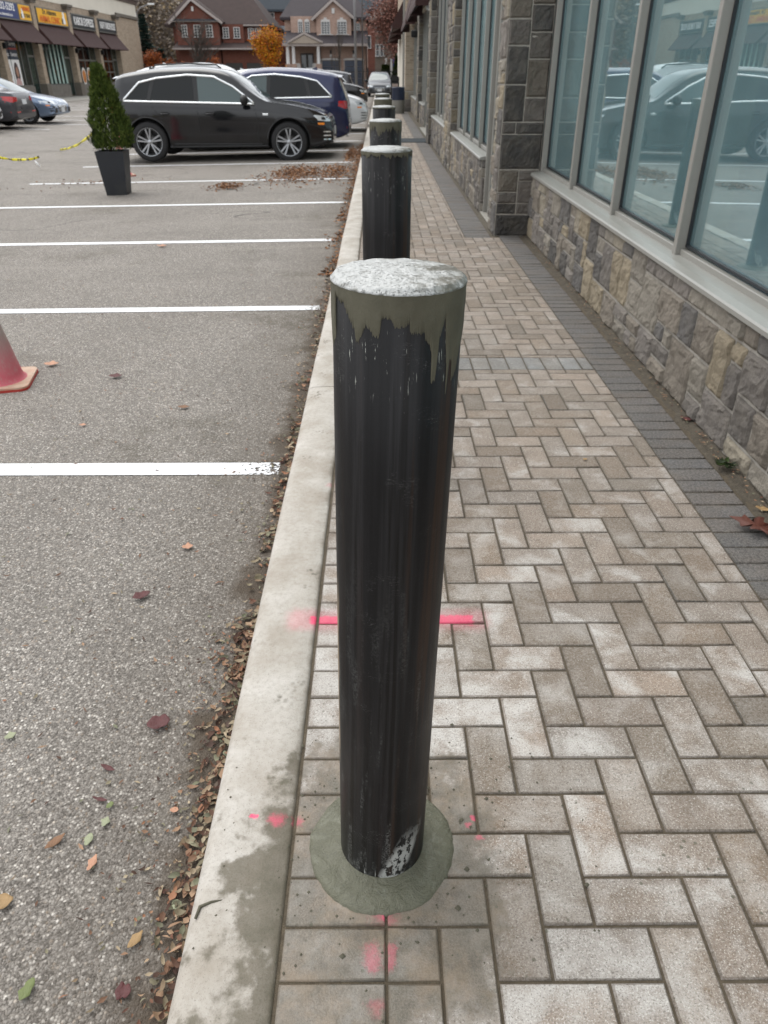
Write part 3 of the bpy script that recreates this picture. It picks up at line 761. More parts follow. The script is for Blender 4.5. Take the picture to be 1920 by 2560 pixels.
# piers
def pier(x0, x1, y0, y1, h, seed, sub, dark=1.0):
    g = MB()
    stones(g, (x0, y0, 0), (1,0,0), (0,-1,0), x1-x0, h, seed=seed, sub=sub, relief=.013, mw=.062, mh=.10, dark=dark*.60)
    stones(g, (x0, y1, 0), (0,-1,0), (-1,0,0), y1-y0, h, seed=seed+5, sub=sub, relief=.013, mw=.062, mh=.10, dark=dark)
    g.m = 1; g.box(x0, x1, y0, y1, -.05, h)
    return g.build('stone_pier', [m_stone, m_mortar], sf, world=True)
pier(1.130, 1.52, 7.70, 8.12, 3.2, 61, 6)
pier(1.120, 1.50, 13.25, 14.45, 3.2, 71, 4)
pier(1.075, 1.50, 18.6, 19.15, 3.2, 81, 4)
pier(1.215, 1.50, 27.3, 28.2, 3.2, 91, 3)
# windows
def window(y0, y1, x, z0, z1, posts, fr=.045, dp=.085):
    "frame (posts, rails) with its panes as sub-parts"
    g = MB()
    for i, y in enumerate(posts):
        g.box(x-.012, x+dp, y-fr/2, y+fr/2, z0, z1, .003)
        g.box(x+dp-.02, x+dp+.02, y-fr/2-.016, y+fr/2+.016, z0, z1)
    for a_, b_ in zip(posts, posts[1:]):
        g.box(x+.012, x+dp, a_+fr/2, b_-fr/2, z0, z0+.04, .003)
        g.box(x+.012, x+dp, a_+fr/2, b_-fr/2, z1-.05, z1)
    f = g.build('window', m_frame, sf, world=True)
    g = MB()
    for a_, b_ in zip(posts, posts[1:]):
        for q in (a_+fr/2+.001, b_-fr/2-.011): g.box(x+.035, x+.050, q, q+.010, z0+.05, z1-.05)
        g.box(x+.035, x+.050, a_+fr/2, b_-fr/2, z0+.0505, z0+.062)
    g.build('gasket', m_gasket, f, world=True)
    for a_, b_ in zip(posts, posts[1:]):
        g = MB(); g.box(x+.052, x+.058, a_+fr/2+.002, b_-fr/2-.002, z0+.051, z1-.051)
        g.build('pane', m_glass, f, world=True)
    return f
ZT = 2.95
window(-.9, 7.69, 1.535, KH+.025, ZT, [-.9, .32, 1.54, 2.76, 3.97, 5.20, 6.43, 7.655])
window(9.15, 13.2, 1.235, KH+.045, ZT, [9.18, 10.2, 11.2, 12.2, 13.2])
window(14.5, 18.5, 1.24, KH+.045, ZT, [14.5, 15.5, 16.5, 17.5, 18.5])
window(24.3, 27.2, 1.36, KH+.045, ZT, [24.3, 25.2, 26.2, 27.2])
window(28.3, 34.4, 1.36, KH+.045, ZT, [28.3, 29.5, 30.7, 31.9, 33.1, 34.35])
def door(y0, y1, x):
    g = MB(); 
    for a_, b_ in ((y0, y0+.06), (y1-.06, y1)): g.box(x-.03, x+.09, a_, b_, 0, ZT, .004)
    g.box(x-.03, x+.09, y0+.06, y1-.06, ZT-.06, ZT); g.box(x-.02, x+.08, y0+.06, y1-.06, 2.15, 2.22)
    for a_, b_ in ((y0+.063, y0+.15), (y1-.15, y1-.063)): g.box(x+.012, x+.058, a_, b_, .015, 2.147, .003)
    g.box(x+.013, x+.057, y0+.151, y1-.151, .015, .24); g.box(x+.013, x+.057, y0+.151, y1-.151, 2.05, 2.147)
    d = g.build('door', m_frame, sf, world=True)
    g = MB(); g.box(x+.030, x+.036, y0+.151, y1-.151, .241, 2.049); g.box(x+.030, x+.036, y0+.061, y1-.061, 2.221, ZT-.061); g.build('pane', m_glass, d, world=True)
    g = MB(); g.box(x-.075, x-.045, y0+.10, y0+.13, .86, 1.24, .004); g.box(x-.05, x+.015, y0+.105, y0+.125, .90, .925); g.box(x-.05, x+.015, y0+.105, y0+.125, 1.17, 1.195)
    g.build('handle', M('dark_bronze_pull', lin('#57534c', .6), .35, metal=.4), d, world=True)
door(8.14, 9.12, 1.215); door(19.2, 20.15, 1.24); door(20.18, 21.1, 1.24)
window(21.1, 24.3, 1.30, .02, ZT, [21.15, 22.2, 23.25, 24.25])
# threshold slabs and masonry above the glass
m_conc = M('concrete', lin('#a8a49b', .66), .9, scale=8, var=.15, bump=.3)
g = MB(); g.box(1.155, 1.9, 8.12, 9.15, -.03, .012, .004); g.build('threshold', m_conc, sf, world=True); g = MB(); g.box(1.155, 1.9, 19.15, 24.3, -.03, .012, .004); g.build('threshold', m_conc, sf, world=True)
def brickwall_mat(name, c1, c2, cm, sc=1.0, axis='x'):
    nb = NB(name); P = nb.obj(); x, y, z = nb.sep(P)
    cx = nb.n('CombineXYZ'); nb.val(cx.inputs[0], nb.math('ADD', x, y)); nb.val(cx.inputs[1], z)
    bt = nb.n('TexBrick'); nb.val(bt.inputs['Vector'], cx.outputs[0])
    bt.inputs['Color1'].default_value = c1; bt.inputs['Color2'].default_value = c2; bt.inputs['Mortar'].default_value = cm
    bt.inputs['Scale'].default_value = 1; bt.inputs['Brick Width'].default_value = .24*sc; bt.inputs['Row Height'].default_value = .08*sc
    bt.inputs['Mortar Size'].default_value = .008*sc; bt.inputs['Bias'].default_value = -.1; bt.inputs['Mortar Smooth'].default_value = .2
    c = nb.mix(nb.rng(nb.noise(1.5, 4), .35, .7, 0, .3), bt.outputs['Color'], nb.mix(.5, c1, lin('#5b5048', .5)))
    c = nb.mix(nb.rng(nb.noise(30, 4), .5, .7, 0, .25), c, lin('#d0c4b4', .5))
    return nb.done(c, .88, nb.bump(bt.outputs['Fac'], -.4, .01), spec=.3)
m_btan = brickwall_mat('tan_brick', lin('#b3a18c', .85), lin('#98856f', .8), lin('#bdb2a2', .75))
m_bred = brickwall_mat('red_brick', lin('#8a4a3a', .62), lin('#713a2e', .6), lin('#8f7468', .6))
m_bpink = brickwall_mat('pink_brick', lin('#c7a898', .76), lin('#b39484', .72), lin('#cdb9ac', .6))
m_bgrey = brickwall_mat('taupe_brick', lin('#8f8175', .6), lin('#7c6f63', .6), lin('#a39a90', .6))
m_stucco = M('cream_stucco', lin('#d6d0c2', .92), .92, scale=.8, var=.06, bump=.2)
g = MB(); g.box(1.47, 8.5, -1.4, 7.70, ZT+.005, 5.6); g.box(1.16, 8.5, 7.705, 34.4, 3.205, 5.6); g.box(1.20, 1.45, 8.13, 13.24, ZT+.005, 3.204); g.box(1.20, 1.45, 14.46, 18.59, ZT+.005, 3.204); g.box(1.25, 1.5, 19.16, 27.29, ZT+.005, 3.204); g.box(1.25, 1.5, 28.21, 34.4, ZT+.005, 3.204); g.box(1.18, 8.5, 35.4, 58, 3.3, 5.6)
g.build('upper_wall', m_btan, sf, world=True)
g = MB(); g.box(1.12, 8.6, -1.4, 58, 5.6, 5.9, .02); g.build('parapet', m_stucco, sf, world=True)
# brick pier, far bay, downspout
g = MB(); g.box(1.02, 1.6, 34.4, 35.4, .75, 5.59); g.build('brick_pier', m_btan, sf, world=True)
g = MB(); stones(g, (.99, 34.38, -.02), (1,0,0), (0,-1,0), .4, .74, seed=5, sub=3, relief=.01); stones(g, (.99, 35.42, -.02), (0,-1,0), (-1,0,0), 1.04, .74, seed=6, sub=3, relief=.01); g.m = 1; g.box(.995, 1.5, 34.385, 35.42, -.05, .74); g.build('pier_base', [m_stone, m_mortar], sf, world=True)
g = MB(); g.box(.93, 1.01, 35.45, 35.53, -.02, 5.5, .01); g.build('downspout', m_cap, sf, world=True)
g = MB(); g.box(1.20, 1.5, 35.5, 58, -.05, 3.29); g.build('far_bay', m_stucco, sf, world=True)
g = MB()
g.box(8.4, 8.5, -1.4, 58, -.1, 5.6); g.box(1.8, 8.4, -1.4, -1.3, -.1, 5.6); g.box(1.5, 8.4, 57.9, 58, -.1, 5.6)
g.box(4.2, 4.3, -1.3, 57.8, 0, ZT+.3); g.build('inner_wall', m_room, sf, world=True)
g = MB(); g.box(1.70, 8.4, -1.3, 57.8, -.1, -.012); g.build('inner_floor', m_floorin, sf, world=True)
g = MB(); g.box(1.63, 4.2, -1.3, 57.8, ZT+.01, ZT+.08); g.build('ceiling_panel', m_stucco, sf, world=True)
# interior: roller blinds half way down, added pale backing, blue panel
for a_, b_, zb in ((6.50, 7.60, 1.02), (9.25, 13.1, 1.3), (14.6, 18.4, .9), (28.4, 34.3, .7), (24.4, 27.1, .7)):
    g = MB(); g.box(1.70, 1.705, a_, b_, zb, ZT-.02); g.build('roller_blind', m_blind, sf, world=True)
g = MB(); g.box(1.74, 1.76, -.6, 3.9, .02, 1.75); g.build('blue_panel', m_bluefilm, sf, world=True)
g = MB(); g.box(1.80, 1.82, -1.2, 7.6, 0, 2.94); g.box(1.50, 1.52, 9.2, 13.2, 0, 2.94); g.build('added_backing', m_back, sf, world=True)  # pale panels added close behind the glass to brighten the panes
# awnings on the far bays
m_awn = M('brown_awning_canvas', lin('#4a2f2c', .62), .85, scale=3, var=.1, bump=.2, bscale=200)
def awning_y(name, parent, y0, y1, xw, xo, zt, zb, val=.18, hollow=True):
    "sloped canvas on a wall facing +x or -x"
    g = MB(); s_ = 1 if xo > xw else -1
    A = (xw, zt); B = (xo, zb+val); Cc = (xo, zb); t = .02
    g.poly([(xw, y0, zt), (xo, y0, zb+val), (xo, y1, zb+val), (xw, y1, zt)][::s_])
    g.poly([(xo, y0, zb+val), (xo, y0, zb), (xo, y1, zb), (xo, y1, zb+val)][::s_])
    for y in (y0, y1):
        q = [(xw, y, zt), (xw, y, zb), (xo, y, zb), (xo, y, zb+val)]
        g.poly(q if (y == y0) == (s_ == 1) else q[::-1])
    g.poly([(xw, y0, zb+.3), (xw, y1, zb+.3), (xo, y1, zb+.002), (xo, y0, zb+.002)])
    return g.build(name, m_awn, parent, world=True)
for a_, b_ in ((20.6, 23.9), (24.2, 27.2), (28.3, 33.9)): awning_y('awning', sf, a_, b_, 1.15, .82, 3.9, 2.72, .10)
for a_, b_ in ((36.2, 41.0), (42.2, 47.5), (48.5, 55)): awning_y('awning', sf, a_, b_, 1.17, .50, 4.3, 2.95, .12)
# wall lamps on the piers
m_lampw = M('white_lamp_body', lin('#e8eaea', .8), .4); m_blackm = M('black_metal', lin('#1a1b1d', .9), .4, metal=.3)
g = MB(); g.smooth = True; g.lathe([(0,.06),(.05,.05),(.07,.0),(.05,-.05),(0,-.06)], 12, 'z', (1.16, 21.1, 2.72)); g.build('wall_lamp', m_lampw, sf, world=True)
g = MB(); g.box(1.0, 1.2, 28.0, 28.15, 2.35, 2.55, .03); g.build('wall_lamp', m_blackm, sf, world=True)
# door mat
g = MB(); g.box(.47, 1.13, 18.95, 20.1, .001, .014, .004)
tag(g.build('door_mat', M('charcoal_mat', lin('#3c4449', .6), .95, scale=30, var=.2, bump=.8, bscale=300)), 'dark grey rubber mat lying before the shop door', 'door mat')
# litter bin
b = thing('litter_bin', 'round litter bin, dark blue above and grey below, on the sidewalk', 'litter bin', (.715, 33, 0))
g = MB(); g.smooth = True; g.lathe([(0,0),(.235,0),(.245,.02),(.245,.46)], 28); g.build('bin_base', M('grey_bin_plastic', lin('#9a978e', .62), .6), b, autosm=40)
g = MB(); g.smooth = True; g.lathe([(.250,.46),(.252,.50),(.250,.86),(.255,.88),(.24,.90),(.13,.905),(.12,.88),(0,.88)], 28); g.build('bin_top', M('navy_bin_plastic', lin('#1d2840', .8), .45), b, autosm=40)
b = thing('news_box', 'small black dispenser box with a hooded lid behind the round bin', 'dispenser box', (.78, 44.5, 0))
g = MB(); g.box(-.22, .22, -.2, .2, .08, 1.0, .03); g.box(-.06,.06,-.06,.06,0,.09); g.build('box_body', m_blackm, b)
g = MB(); g.prism([(-.22,1.0),(.22,1.0),(.22,1.16),(.1,1.24),(-.18,1.26),(-.24,1.12)], 'y', -.21, .21); g.build('hood', m_blackm, b)
g = MB(); g.box(-.15, .15, -.212, -.2, .55, .88); g.build('window_panel', M('faded_poster', lin('#b9a7a0', .6), .5, var=.5, scale=14), b)
# ================================================================== CARS
def smooth_interp(pts, x):
    if x <= pts[0][0]: return pts[0][1]
    if x >= pts[-1][0]: return pts[-1][1]
    for i in range(len(pts)-1):
        x0, y0 = pts[i]; x1, y1 = pts[i+1]
        if x0 <= x <= x1:
            def sl(k):
                if k <= 0: return (pts[1][1]-pts[0][1])/(pts[1][0]-pts[0][0])
                if k >= len(pts)-1: return (pts[-1][1]-pts[-2][1])/(pts[-1][0]-pts[-2][0])
                a_ = (pts[k][1]-pts[k-1][1])/(pts[k][0]-pts[k-1][0]); b_ = (pts[k+1][1]-pts[k][1])/(pts[k+1][0]-pts[k][0])
                return 0 if a_*b_ <= 0 else 2*a_*b_/(a_+b_)
            h = x1-x0; t = (x-x0)/h; m0, m1 = sl(i)*h, sl(i+1)*h
            return (2*t**3-3*t*t+1)*y0+(t**3-2*t*t+t)*m0+(-2*t**3+3*t*t)*y1+(t**3-t*t)*m1

def paint(name, col, rough=.28, metal=.25, dust=.12):
    nb = NB(name); f = nb.noise(3, 3)
    c = nb.mix(nb.rng(f, .3, .7, 0, dust), col, lin('#8c8a86', .6))      # thin road dust
    nb.done(c, nb.rng(f, .3, .7, rough*.85, rough*1.2), None, metal, .35, .55); nb.b.inputs['Coat Roughness'].default_value = .06; return nb.m
m_carglass = NB('car_glass').done(lin('#0e1415', .6), .03, spec=.35)
m_carglass_l = NB('light_car_glass').done(lin('#4f6464', .55), .04, spec=.7)
m_tyre = M('tyre_rubber', lin('#2a2a2b', .8), .85, scale=20, var=.15, bump=.3)
m_rim = M('alloy_rim', lin('#b9bcc0', .8), .3, metal=.75, scale=9, var=.08)
m_rimdark = M('dark_wheel_well', lin('#111214', .8), .7)
m_chrome = M('chrome_trim', lin('#eef1f2', .95), .18, metal=.85, var=.02)
m_plast = M('black_plastic', lin('#1b1c1d', .9), .55, scale=15)
m_red = M('red_tail_lamp', lin('#b0121a', .9), .15, var=.1, scale=12, coat=.8)
m_amber = M('amber_reflector', lin('#f08a1c', .9), .25, coat=.6)
m_lamp = M('clear_headlamp', lin('#cfd6da', .9), .12, metal=.3, var=.35, scale=22, coat=.9)
m_plate = M('white_licence_plate', lin('#dfe3e6', .8), .4, var=.05)

SUV = dict(L=4.68, W=1.88, H=1.66, xf=1.46, xr=-1.36, R=.365, zb=.24,
  top=[(-2.34,.62),(-2.325,.92),(-2.24,1.10),(-2.06,1.40),(-1.98,1.50),(-1.6,1.58),(-1.0,1.645),(-.4,1.66),(.1,1.62),(.32,1.56),(.98,1.13),(1.1,1.085),(1.5,1.04),(1.9,.96),(2.15,.88),(2.28,.78),(2.34,.62)],
  belt=[(-2.34,.60),(-2.2,.95),(-1.7,1.075),(-.5,1.04),(.95,1.00),(1.5,.93),(2.0,.82),(2.34,.60)])
SEDAN = dict(L=4.64, W=1.80, H=1.44, xf=1.40, xr=-1.30, R=.33, zb=.20,
  top=[(-2.32,.58),(-2.30,.86),(-2.2,1.02),(-1.75,1.06),(-1.6,1.10),(-.95,1.37),(-.4,1.44),(.0,1.42),(.2,1.37),(1.0,.97),(1.1,.93),(1.5,.87),(1.9,.79),(2.15,.72),(2.27,.62),(2.32,.50)],
  belt=[(-2.32,.56),(-2.2,.85),(-1.7,.93),(-.5,.90),(.95,.86),(1.5,.79),(2.0,.68),(2.32,.48)])

def make_wheel(root, R_, x, side, W, style):
    y = side*(W/2-.015)
    wd = .235
    g = MB(); g.smooth = True
    yi = y-side*wd; s_ = side
    prof = [(R_*.60, y-s_*.02), (R_*.70, y-s_*.004), (R_*.92, y-s_*.004), (R_*.985, y-s_*.03), (R_, y-s_*.06), (R_, yi+s_*.06), (R_*.97, yi+s_*.02), (R_*.75, yi), (R_*.55, yi+s_*.01)]
    g.lathe([(r, h) for r, h in prof], 48, 'y', (x, 0, R_))
    wh = g.build('wheel', m_tyre, root, merge=.0005)
    rr = R_*.70
    g = MB(); g.smooth = True
    g.lathe([(rr*1.01, y+s_*.000), (rr, y-s_*.0), (rr*.955, y-s_*.012), (rr*.93, y-s_*.03), (rr*.90, y-s_*.12)], 48, 'y', (x, 0, R_))
    g.smooth = False
    ns = style['spokes']
    for k in range(ns):
        for off in ((-.21, .21) if style.get('twin') else (0,)):
            a0 = 2*PI*k/ns+style.get('rot', .3); a_in = a0+off*.9; a_out = a0+off*.88
            w_in, w_out = (.011, .0155) if style.get('twin') else (.035, .03)
            pi_ = (rr*.14*math.cos(a_in), rr*.14*math.sin(a_in)); po = (rr*.955*math.cos(a_out), rr*.955*math.sin(a_out))
            dx, dz = po[0]-pi_[0], po[1]-pi_[1]; l = math.hypot(dx, dz); nx, nz = -dz/l, dx/l
            P2 = [(pi_[0]+nx*w_in, pi_[1]+nz*w_in), (pi_[0]-nx*w_in, pi_[1]-nz*w_in), (po[0]-nx*w_out, po[1]-nz*w_out), (po[0]+nx*w_out, po[1]+nz*w_out)]
            ya, yb = y-s_*.022, y-s_*.06
            F_ = [g.vert((x+p[0], ya if i < 2 else y-s_*.010, R_+p[1])) for i, p in enumerate(P2)]
            B_ = [g.vert((x+p[0], yb, R_+p[1])) for p in P2]
            g.face(F_); g.face(B_[::-1])
            for i in range(4): g.face((F_[i], B_[i], B_[(i+1)%4], F_[(i+1)%4]))
    g.smooth = True
    g.lathe([(0, y-s_*.012), (rr*.14, y-s_*.014), (rr*.2, y-s_*.03), (rr*.2, y-s_*.06)], 20, 'y', (x, 0, R_))
    g.build('rim', m_rim, wh, merge=.0004)
    g = MB(); g.smooth = True
    g.lathe([(0, y-s_*.115), (rr*.97, y-s_*.115)], 32, 'y', (x, 0, R_)); g.build('brake_backing', m_rimdark, wh)
    g = MB(); g.smooth = True
    g.lathe([(0, y-s_*.085), (rr*.52, y-s_*.085), (rr*.52, y-s_*.10)], 32, 'y', (x, 0, R_)); g.build('brake_disc', M('brake_disc_steel', lin('#6b6a69', .7), .4, metal=.6) if 'brake_disc_steel' not in bpy.data.materials else bpy.data.materials['brake_disc_steel'], wh)

def make_car(name, label, cat, loc, rz, prm, pm, style, glass=None, trim=None, view='side', rails=None, extras=()):
    root = thing(name, label, cat, loc, rz)
    L, W, zb = prm['L'], prm['W'], prm['zb']; top, belt = prm['top'], prm['belt']
    def hw(x):   # half width in plan
        t = abs(x)/(L/2); return W/2*(1-.13*max(0, (t-.55)/.45)**2.2-.05*max(0, (t-.93)/.07)**2)
    def sec(x):
        zt = smooth_interp(top, x); be = min(smooth_interp(belt, x), zt-.015); w_ = hw(x); t = abs(x)/(L/2)
        lo = zb+.10*max(0, (t-.8)/.2)**1.5
        h = zt-be; wr = w_*.93-h*.34-.02*max(0, .3-h)
        hh = min(1, h/.35); shoulder = be-.10*min(1, max(.2, (be-lo)/.5))
        mid = lo+(be-lo)*.45
        return [(0, lo), (w_*.80, lo), (w_*.955, lo+.03), (w_*.985, lo+(be-lo)*.18), (w_*.97, mid-.02), (w_*.992, mid+.09*(be-lo)*2), (w_*1.0, shoulder), (w_*.985, shoulder+(be-shoulder)*.6), (w_*.945, be),
                (w_*.93+(wr-w_*.93)*.5, be+h*.47), (wr+.012, be+h*.85), (wr-.03*hh, zt-.035*hh-.004), (wr*.80, zt-.006), (wr*.45, zt+.010), (0, zt+.015)]
    n = 72; xs_ = sorted(set([round(-L/2+L*(.5-.5*math.cos(PI*k/n)), 4) for k in range(n+1)] + [round(-L/2+.05*k, 3) for k in range(int(L/.05))]))
    xs_ = [x for i, x in enumerate(xs_) if i == 0 or x-xs_[i-1] > .012 or x > L/2-.03]
    g = MB(); g.smooth = True; rows = []
    for x in xs_:
        s_ = sec(x); full = [(-y, z) for y, z in s_[::-1]][:-1]+s_   # from top over the right side... closed below
        ring = [g.vert((x, y, z)) for y, z in s_] + [g.vert((x, -y, z)) for y, z in s_[-2:0:-1]]
        rows.append(ring)
    m = len(rows[0])
    for A, B in zip(rows, rows[1:]):
        for k in range(m): g.face((A[k], B[k], B[(k+1)%m], A[(k+1)%m]))
    g.face(rows[0]); g.face(rows[-1][::-1])
    me_o = g.build('tmp', [pm, m_rimdark], None, merge=.0002)
    # wheel openings
    cut = MB(); Rw = prm['R']+.055
    for xc in (prm['xf'], prm['xr']):
        for s_ in (1, -1):
            N = 40; a_ = [cut.vert((xc+Rw*math.cos(2*PI*k/N), s_*(W/2-.30), prm['R']+.01+Rw*math.sin(2*PI*k/N))) for k in range(N)]
            b_ = [cut.vert((xc+Rw*math.cos(2*PI*k/N), s_*(W/2+.2), prm['R']+.01+Rw*math.sin(2*PI*k/N))) for k in range(N)]
            cut.face(a_); cut.face(b_[::-1])
            for k in range(N): cut.face((a_[k], b_[k], b_[(k+1)%N], a_[(k+1)%N]))
    co = cut.build('tmpcut', m_rimdark, None, merge=.00001)
    md = me_o.modifiers.new('b', 'BOOLEAN'); md.operation = 'DIFFERENCE'; md.object = co; md.solver = 'EXACT'
    dg = bpy.context.evaluated_depsgraph_get(); me = bpy.data.meshes.new_from_object(me_o.evaluated_get(dg))
    bpy.data.objects.remove(me_o); bpy.data.objects.remove(co)
    me.materials.clear(); me.materials.append(pm); me.materials.append(m_rimdark)
    for p in me.polygons:
        p.material_index = 0; p.use_smooth = True; c = p.center
        for xc in (prm['xf'], prm['xr']):
            if math.hypot(c.x-xc, c.z-prm['R']-.01) < Rw+.002 and abs(c.y) < W/2-.001 and abs(c.y) > W/2-.32:
                vs = [me.vertices[i].co for i in p.vertices]
                if all(math.hypot(v.x-xc, v.z-prm['R']-.01) < Rw+.004 for v in vs): p.material_index = 1; p.use_smooth = False
    me.set_sharp_from_angle(angle=R(40))
    body = bpy.data.objects.new('body', me); C.objects.link(body); body.parent = root
    bm = bmesh.new(); bm.from_mesh(me); bvh = BVHTree.FromBMesh(bm); bm.free()
    def proj(axis, p, off):
        if axis == 'y': o_, d_ = Vector((p[0], 3, p[1])), Vector((0,-1,0))
        elif axis == '-y': o_, d_ = Vector((p[0], -3, p[1])), Vector((0,1,0))
        elif axis == 'x': o_, d_ = Vector((4, p[0], p[1])), Vector((-1,0,0))
        elif axis == '-x': o_, d_ = Vector((-4, p[0], p[1])), Vector((1,0,0))
        elif axis == 'z': o_, d_ = Vector((p[0], p[1], 4)), Vector((0,0,-1))
        loc_, nn, ix, ds = bvh.ray_cast(o_, d_)
        if loc_ is None:
            q = Vector((p[0], 0, p[1])) if 'y' in axis else Vector((0, p[0], p[1])); loc_, nn, ix, ds = bvh.find_nearest(q)
            if loc_ is None: return Vector((0,0,0))
        if nn.dot(d_) > 0: nn = -nn
        return loc_+nn*off
    def patch(name_, axis, lower, upper, mat_, parent, off=.004, nu=14, nv=6, thick=.012):
        "panel between two polylines, laid on the body"
        def samp(pl, t):
            d = [0]
            for a_, b_ in zip(pl, pl[1:]): d.append(d[-1]+math.hypot(b_[0]-a_[0], b_[1]-a_[1]))
            T = t*d[-1]
            for i in range(len(pl)-1):
                if T <= d[i+1] or i == len(pl)-2:
                    f = (T-d[i])/max(1e-9, d[i+1]-d[i]); return (pl[i][0]+(pl[i+1][0]-pl[i][0])*f, pl[i][1]+(pl[i+1][1]-pl[i][1])*f)
        g = MB(); g.smooth = True; G = []
        for j in range(nv+1):
            row = []
            for i in range(nu+1):
                a_ = samp(lower, i/nu); b_ = samp(upper, i/nu); f = j/nv
                p = (a_[0]+(b_[0]-a_[0])*f, a_[1]+(b_[1]-a_[1])*f)
                row.append(proj(axis, p, off))
            G.append(row)
        I_ = [[g.vert(v) for v in row] for row in G]
        for j in range(nv):
            for i in range(nu): g.face((I_[j][i], I_[j][i+1], I_[j+1][i+1], I_[j+1][i]))
        g.smooth = False
        bd = [(0,i) for i in range(nu+1)]+[(j,nu) for j in range(1,nv+1)]+[(nv,i) for i in range(nu-1,-1,-1)]+[(j,0) for j in range(nv-1,0,-1)]
        dn = {'y': Vector((0,-1,0)), '-y': Vector((0,1,0)), 'x': Vector((-1,0,0)), '-x': Vector((1,0,0)), 'z': Vector((0,0,-1))}[axis]*thick
        lo_ = [g.vert(G[j][i]+dn) for j, i in bd]; up_ = [I_[j][i] for j, i in bd]
        for k in range(len(bd)): g.face((up_[k], lo_[k], lo_[(k+1)%len(bd)], up_[(k+1)%len(bd)]))
        o = g.build(name_, mat_, parent); 
        o.data.update(); bmm = bmesh.new(); bmm.from_mesh(o.data); bmesh.ops.recalc_face_normals(bmm, faces=bmm.faces); bmm.to_mesh(o.data); bmm.free(); o.data.set_sharp_from_angle(angle=R(50))
        return o
    def strip(name_, axis, pts, rad, mat_, parent, off=.0, closed=False, n=6):
        P_ = []
        q = pts+([pts[0]] if closed else [])
        for a_, b_ in zip(q, q[1:]):
            k = max(1, int(math.hypot(b_[0]-a_[0], b_[1]-a_[1])/.06))
            P_ += [proj(axis, (a_[0]+(b_[0]-a_[0])*i/k, a_[1]+(b_[1]-a_[1])*i/k), off) for i in range(k)]
        P_.append(proj(axis, q[-1], off))
        g = MB(); g.smooth = True; g.tube(P_, rad, n); return g.build(name_, mat_, parent)
    glass = glass or m_carglass
    car = dict(root=root, body=body, proj=proj, patch=patch, strip=strip, prm=prm)
    suv = prm['H'] > 1.5
    for s_, ax in ((1, 'y'), (-1, '-y')):
        if suv:
            lowl = [(-1.78,1.085),(.80,1.035)]; upl = [(-1.78,1.10),(-1.45,1.40),(-1.1,1.475),(-.5,1.53),(.02,1.50),(.40,1.33),(.80,1.05)]
        else:
            lowl = [(-1.42,.955),(.78,.895)]; upl = [(-1.42,.97),(-1.0,1.20),(-.7,1.30),(-.3,1.335),(.02,1.30),(.35,1.17),(.78,.91)]
        for q in (0, 1):
            xa, xb = ((lowl[0][0], -.335) if q == 0 else (-.335, lowl[1][0]))
            U_ = lambda x: next(u0[1]+(u1[1]-u0[1])*(x-u0[0])/(u1[0]-u0[0]) for u0, u1 in zip(upl, upl[1:]) if u0[0] <= x <= u1[0]+1e-9)
            Lw = lambda x: lowl[0][1]+(lowl[1][1]-lowl[0][1])*(x-lowl[0][0])/(lowl[1][0]-lowl[0][0])
            xx = [xa+(xb-xa)*k/14 for k in range(15)]
            patch('side_window', ax, [(x, Lw(x)+.004) for x in xx], [(x, U_(x)-.003) for x in xx], glass if q == 0 else (m_carglass_l if trim == 'chrome' else glass), body, .004, 20, 6)
        patch('door_pillar', ax, [(-.37, Lw(-.37)+.004), (-.29, Lw(-.29)+.004)], [(-.40, U_(-.37)-.004), (-.315, U_(-.29)-.004)], m_plast, body, .008, 2, 6)
        if suv: patch('quarter_pillar', ax, [(-1.32, Lw(-1.3)+.004), (-1.25, Lw(-1.2)+.004)], [(-1.22, U_(-1.22)-.004), (-1.14, U_(-1.14)-.004)], m_plast, body, .008, 2, 6)
        if trim: strip('window_trim', ax, [(x, z) for x, z in lowl]+upl[::-1], .022 if trim == 'chrome' else .01, m_chrome if trim == 'chrome' else m_plast, body, .006)
        # door seams and handles
        bz = 1.0 if suv else .86
        for pts in ([(.80, bz+.02), (.86, .75), (.84, zb+.14)], [(-.335, bz+.04), (-.30, .7), (-.31, zb+.13)], [(-1.22, bz+.05), (-1.16, .92), (-.98, .70), (-.90, zb+.14)]):
            strip('door_seam', ax, pts, .0045, m_rimdark, body, -.001, n=4)
        for hx in (-.98, -.08) if suv else (-.95, -.05):
            hz = bz-.13; a_ = proj(ax, (hx-.10, hz), .0); b_ = proj(ax, (hx+.10, hz), .0)
            g = MB(); g.smooth = True; n_ = Vector((0, s_, 0)); g.tube([a_, a_+n_*.028+Vector((.02,0,0)), b_+n_*.028-Vector((.02,0,0)), b_], .012, 6); g.build('handle', pm, body)
            patch('handle_recess', ax, [(hx-.075, hz-.03), (hx+.075, hz-.03)], [(hx-.075, hz+.03), (hx+.075, hz+.03)], m_rimdark, body, .0015, 4, 2, .004)
        # sill and wheel arches
        strip('sill_trim', ax, [(-.86, zb+.085), (.95, zb+.085)], .020, m_plast if style.get('clad', 1) else pm, body, -.006)
        for xc in (prm['xf'], prm['xr']):
            pts = [(xc+(Rw+.012)*math.cos(t), prm['R']+.01+(Rw+.012)*math.sin(t)) for t in [PI*(k/20)*1.12-.06*PI for k in range(21)]]
            pts = [p for p in pts if p[1] > zb+.05]
            strip('wheel_arch', ax, pts, .013, pm, body, -.004)
        # mirror
        mx_, mz = (.62, 1.11) if suv else (.62, .98)
        g = MB(); g.smooth = True; yb = hw(mx_)*.95
        def mp(u, v):
            t = u*2*PI; f = v*PI; r = .5
            return (mx_+.10*math.sin(f)*math.cos(t)*(1 if math.cos(t) > 0 else .6), s_*(yb+.13+.125*(-math.cos(f))), mz+.095*math.sin(f)*math.sin(t))
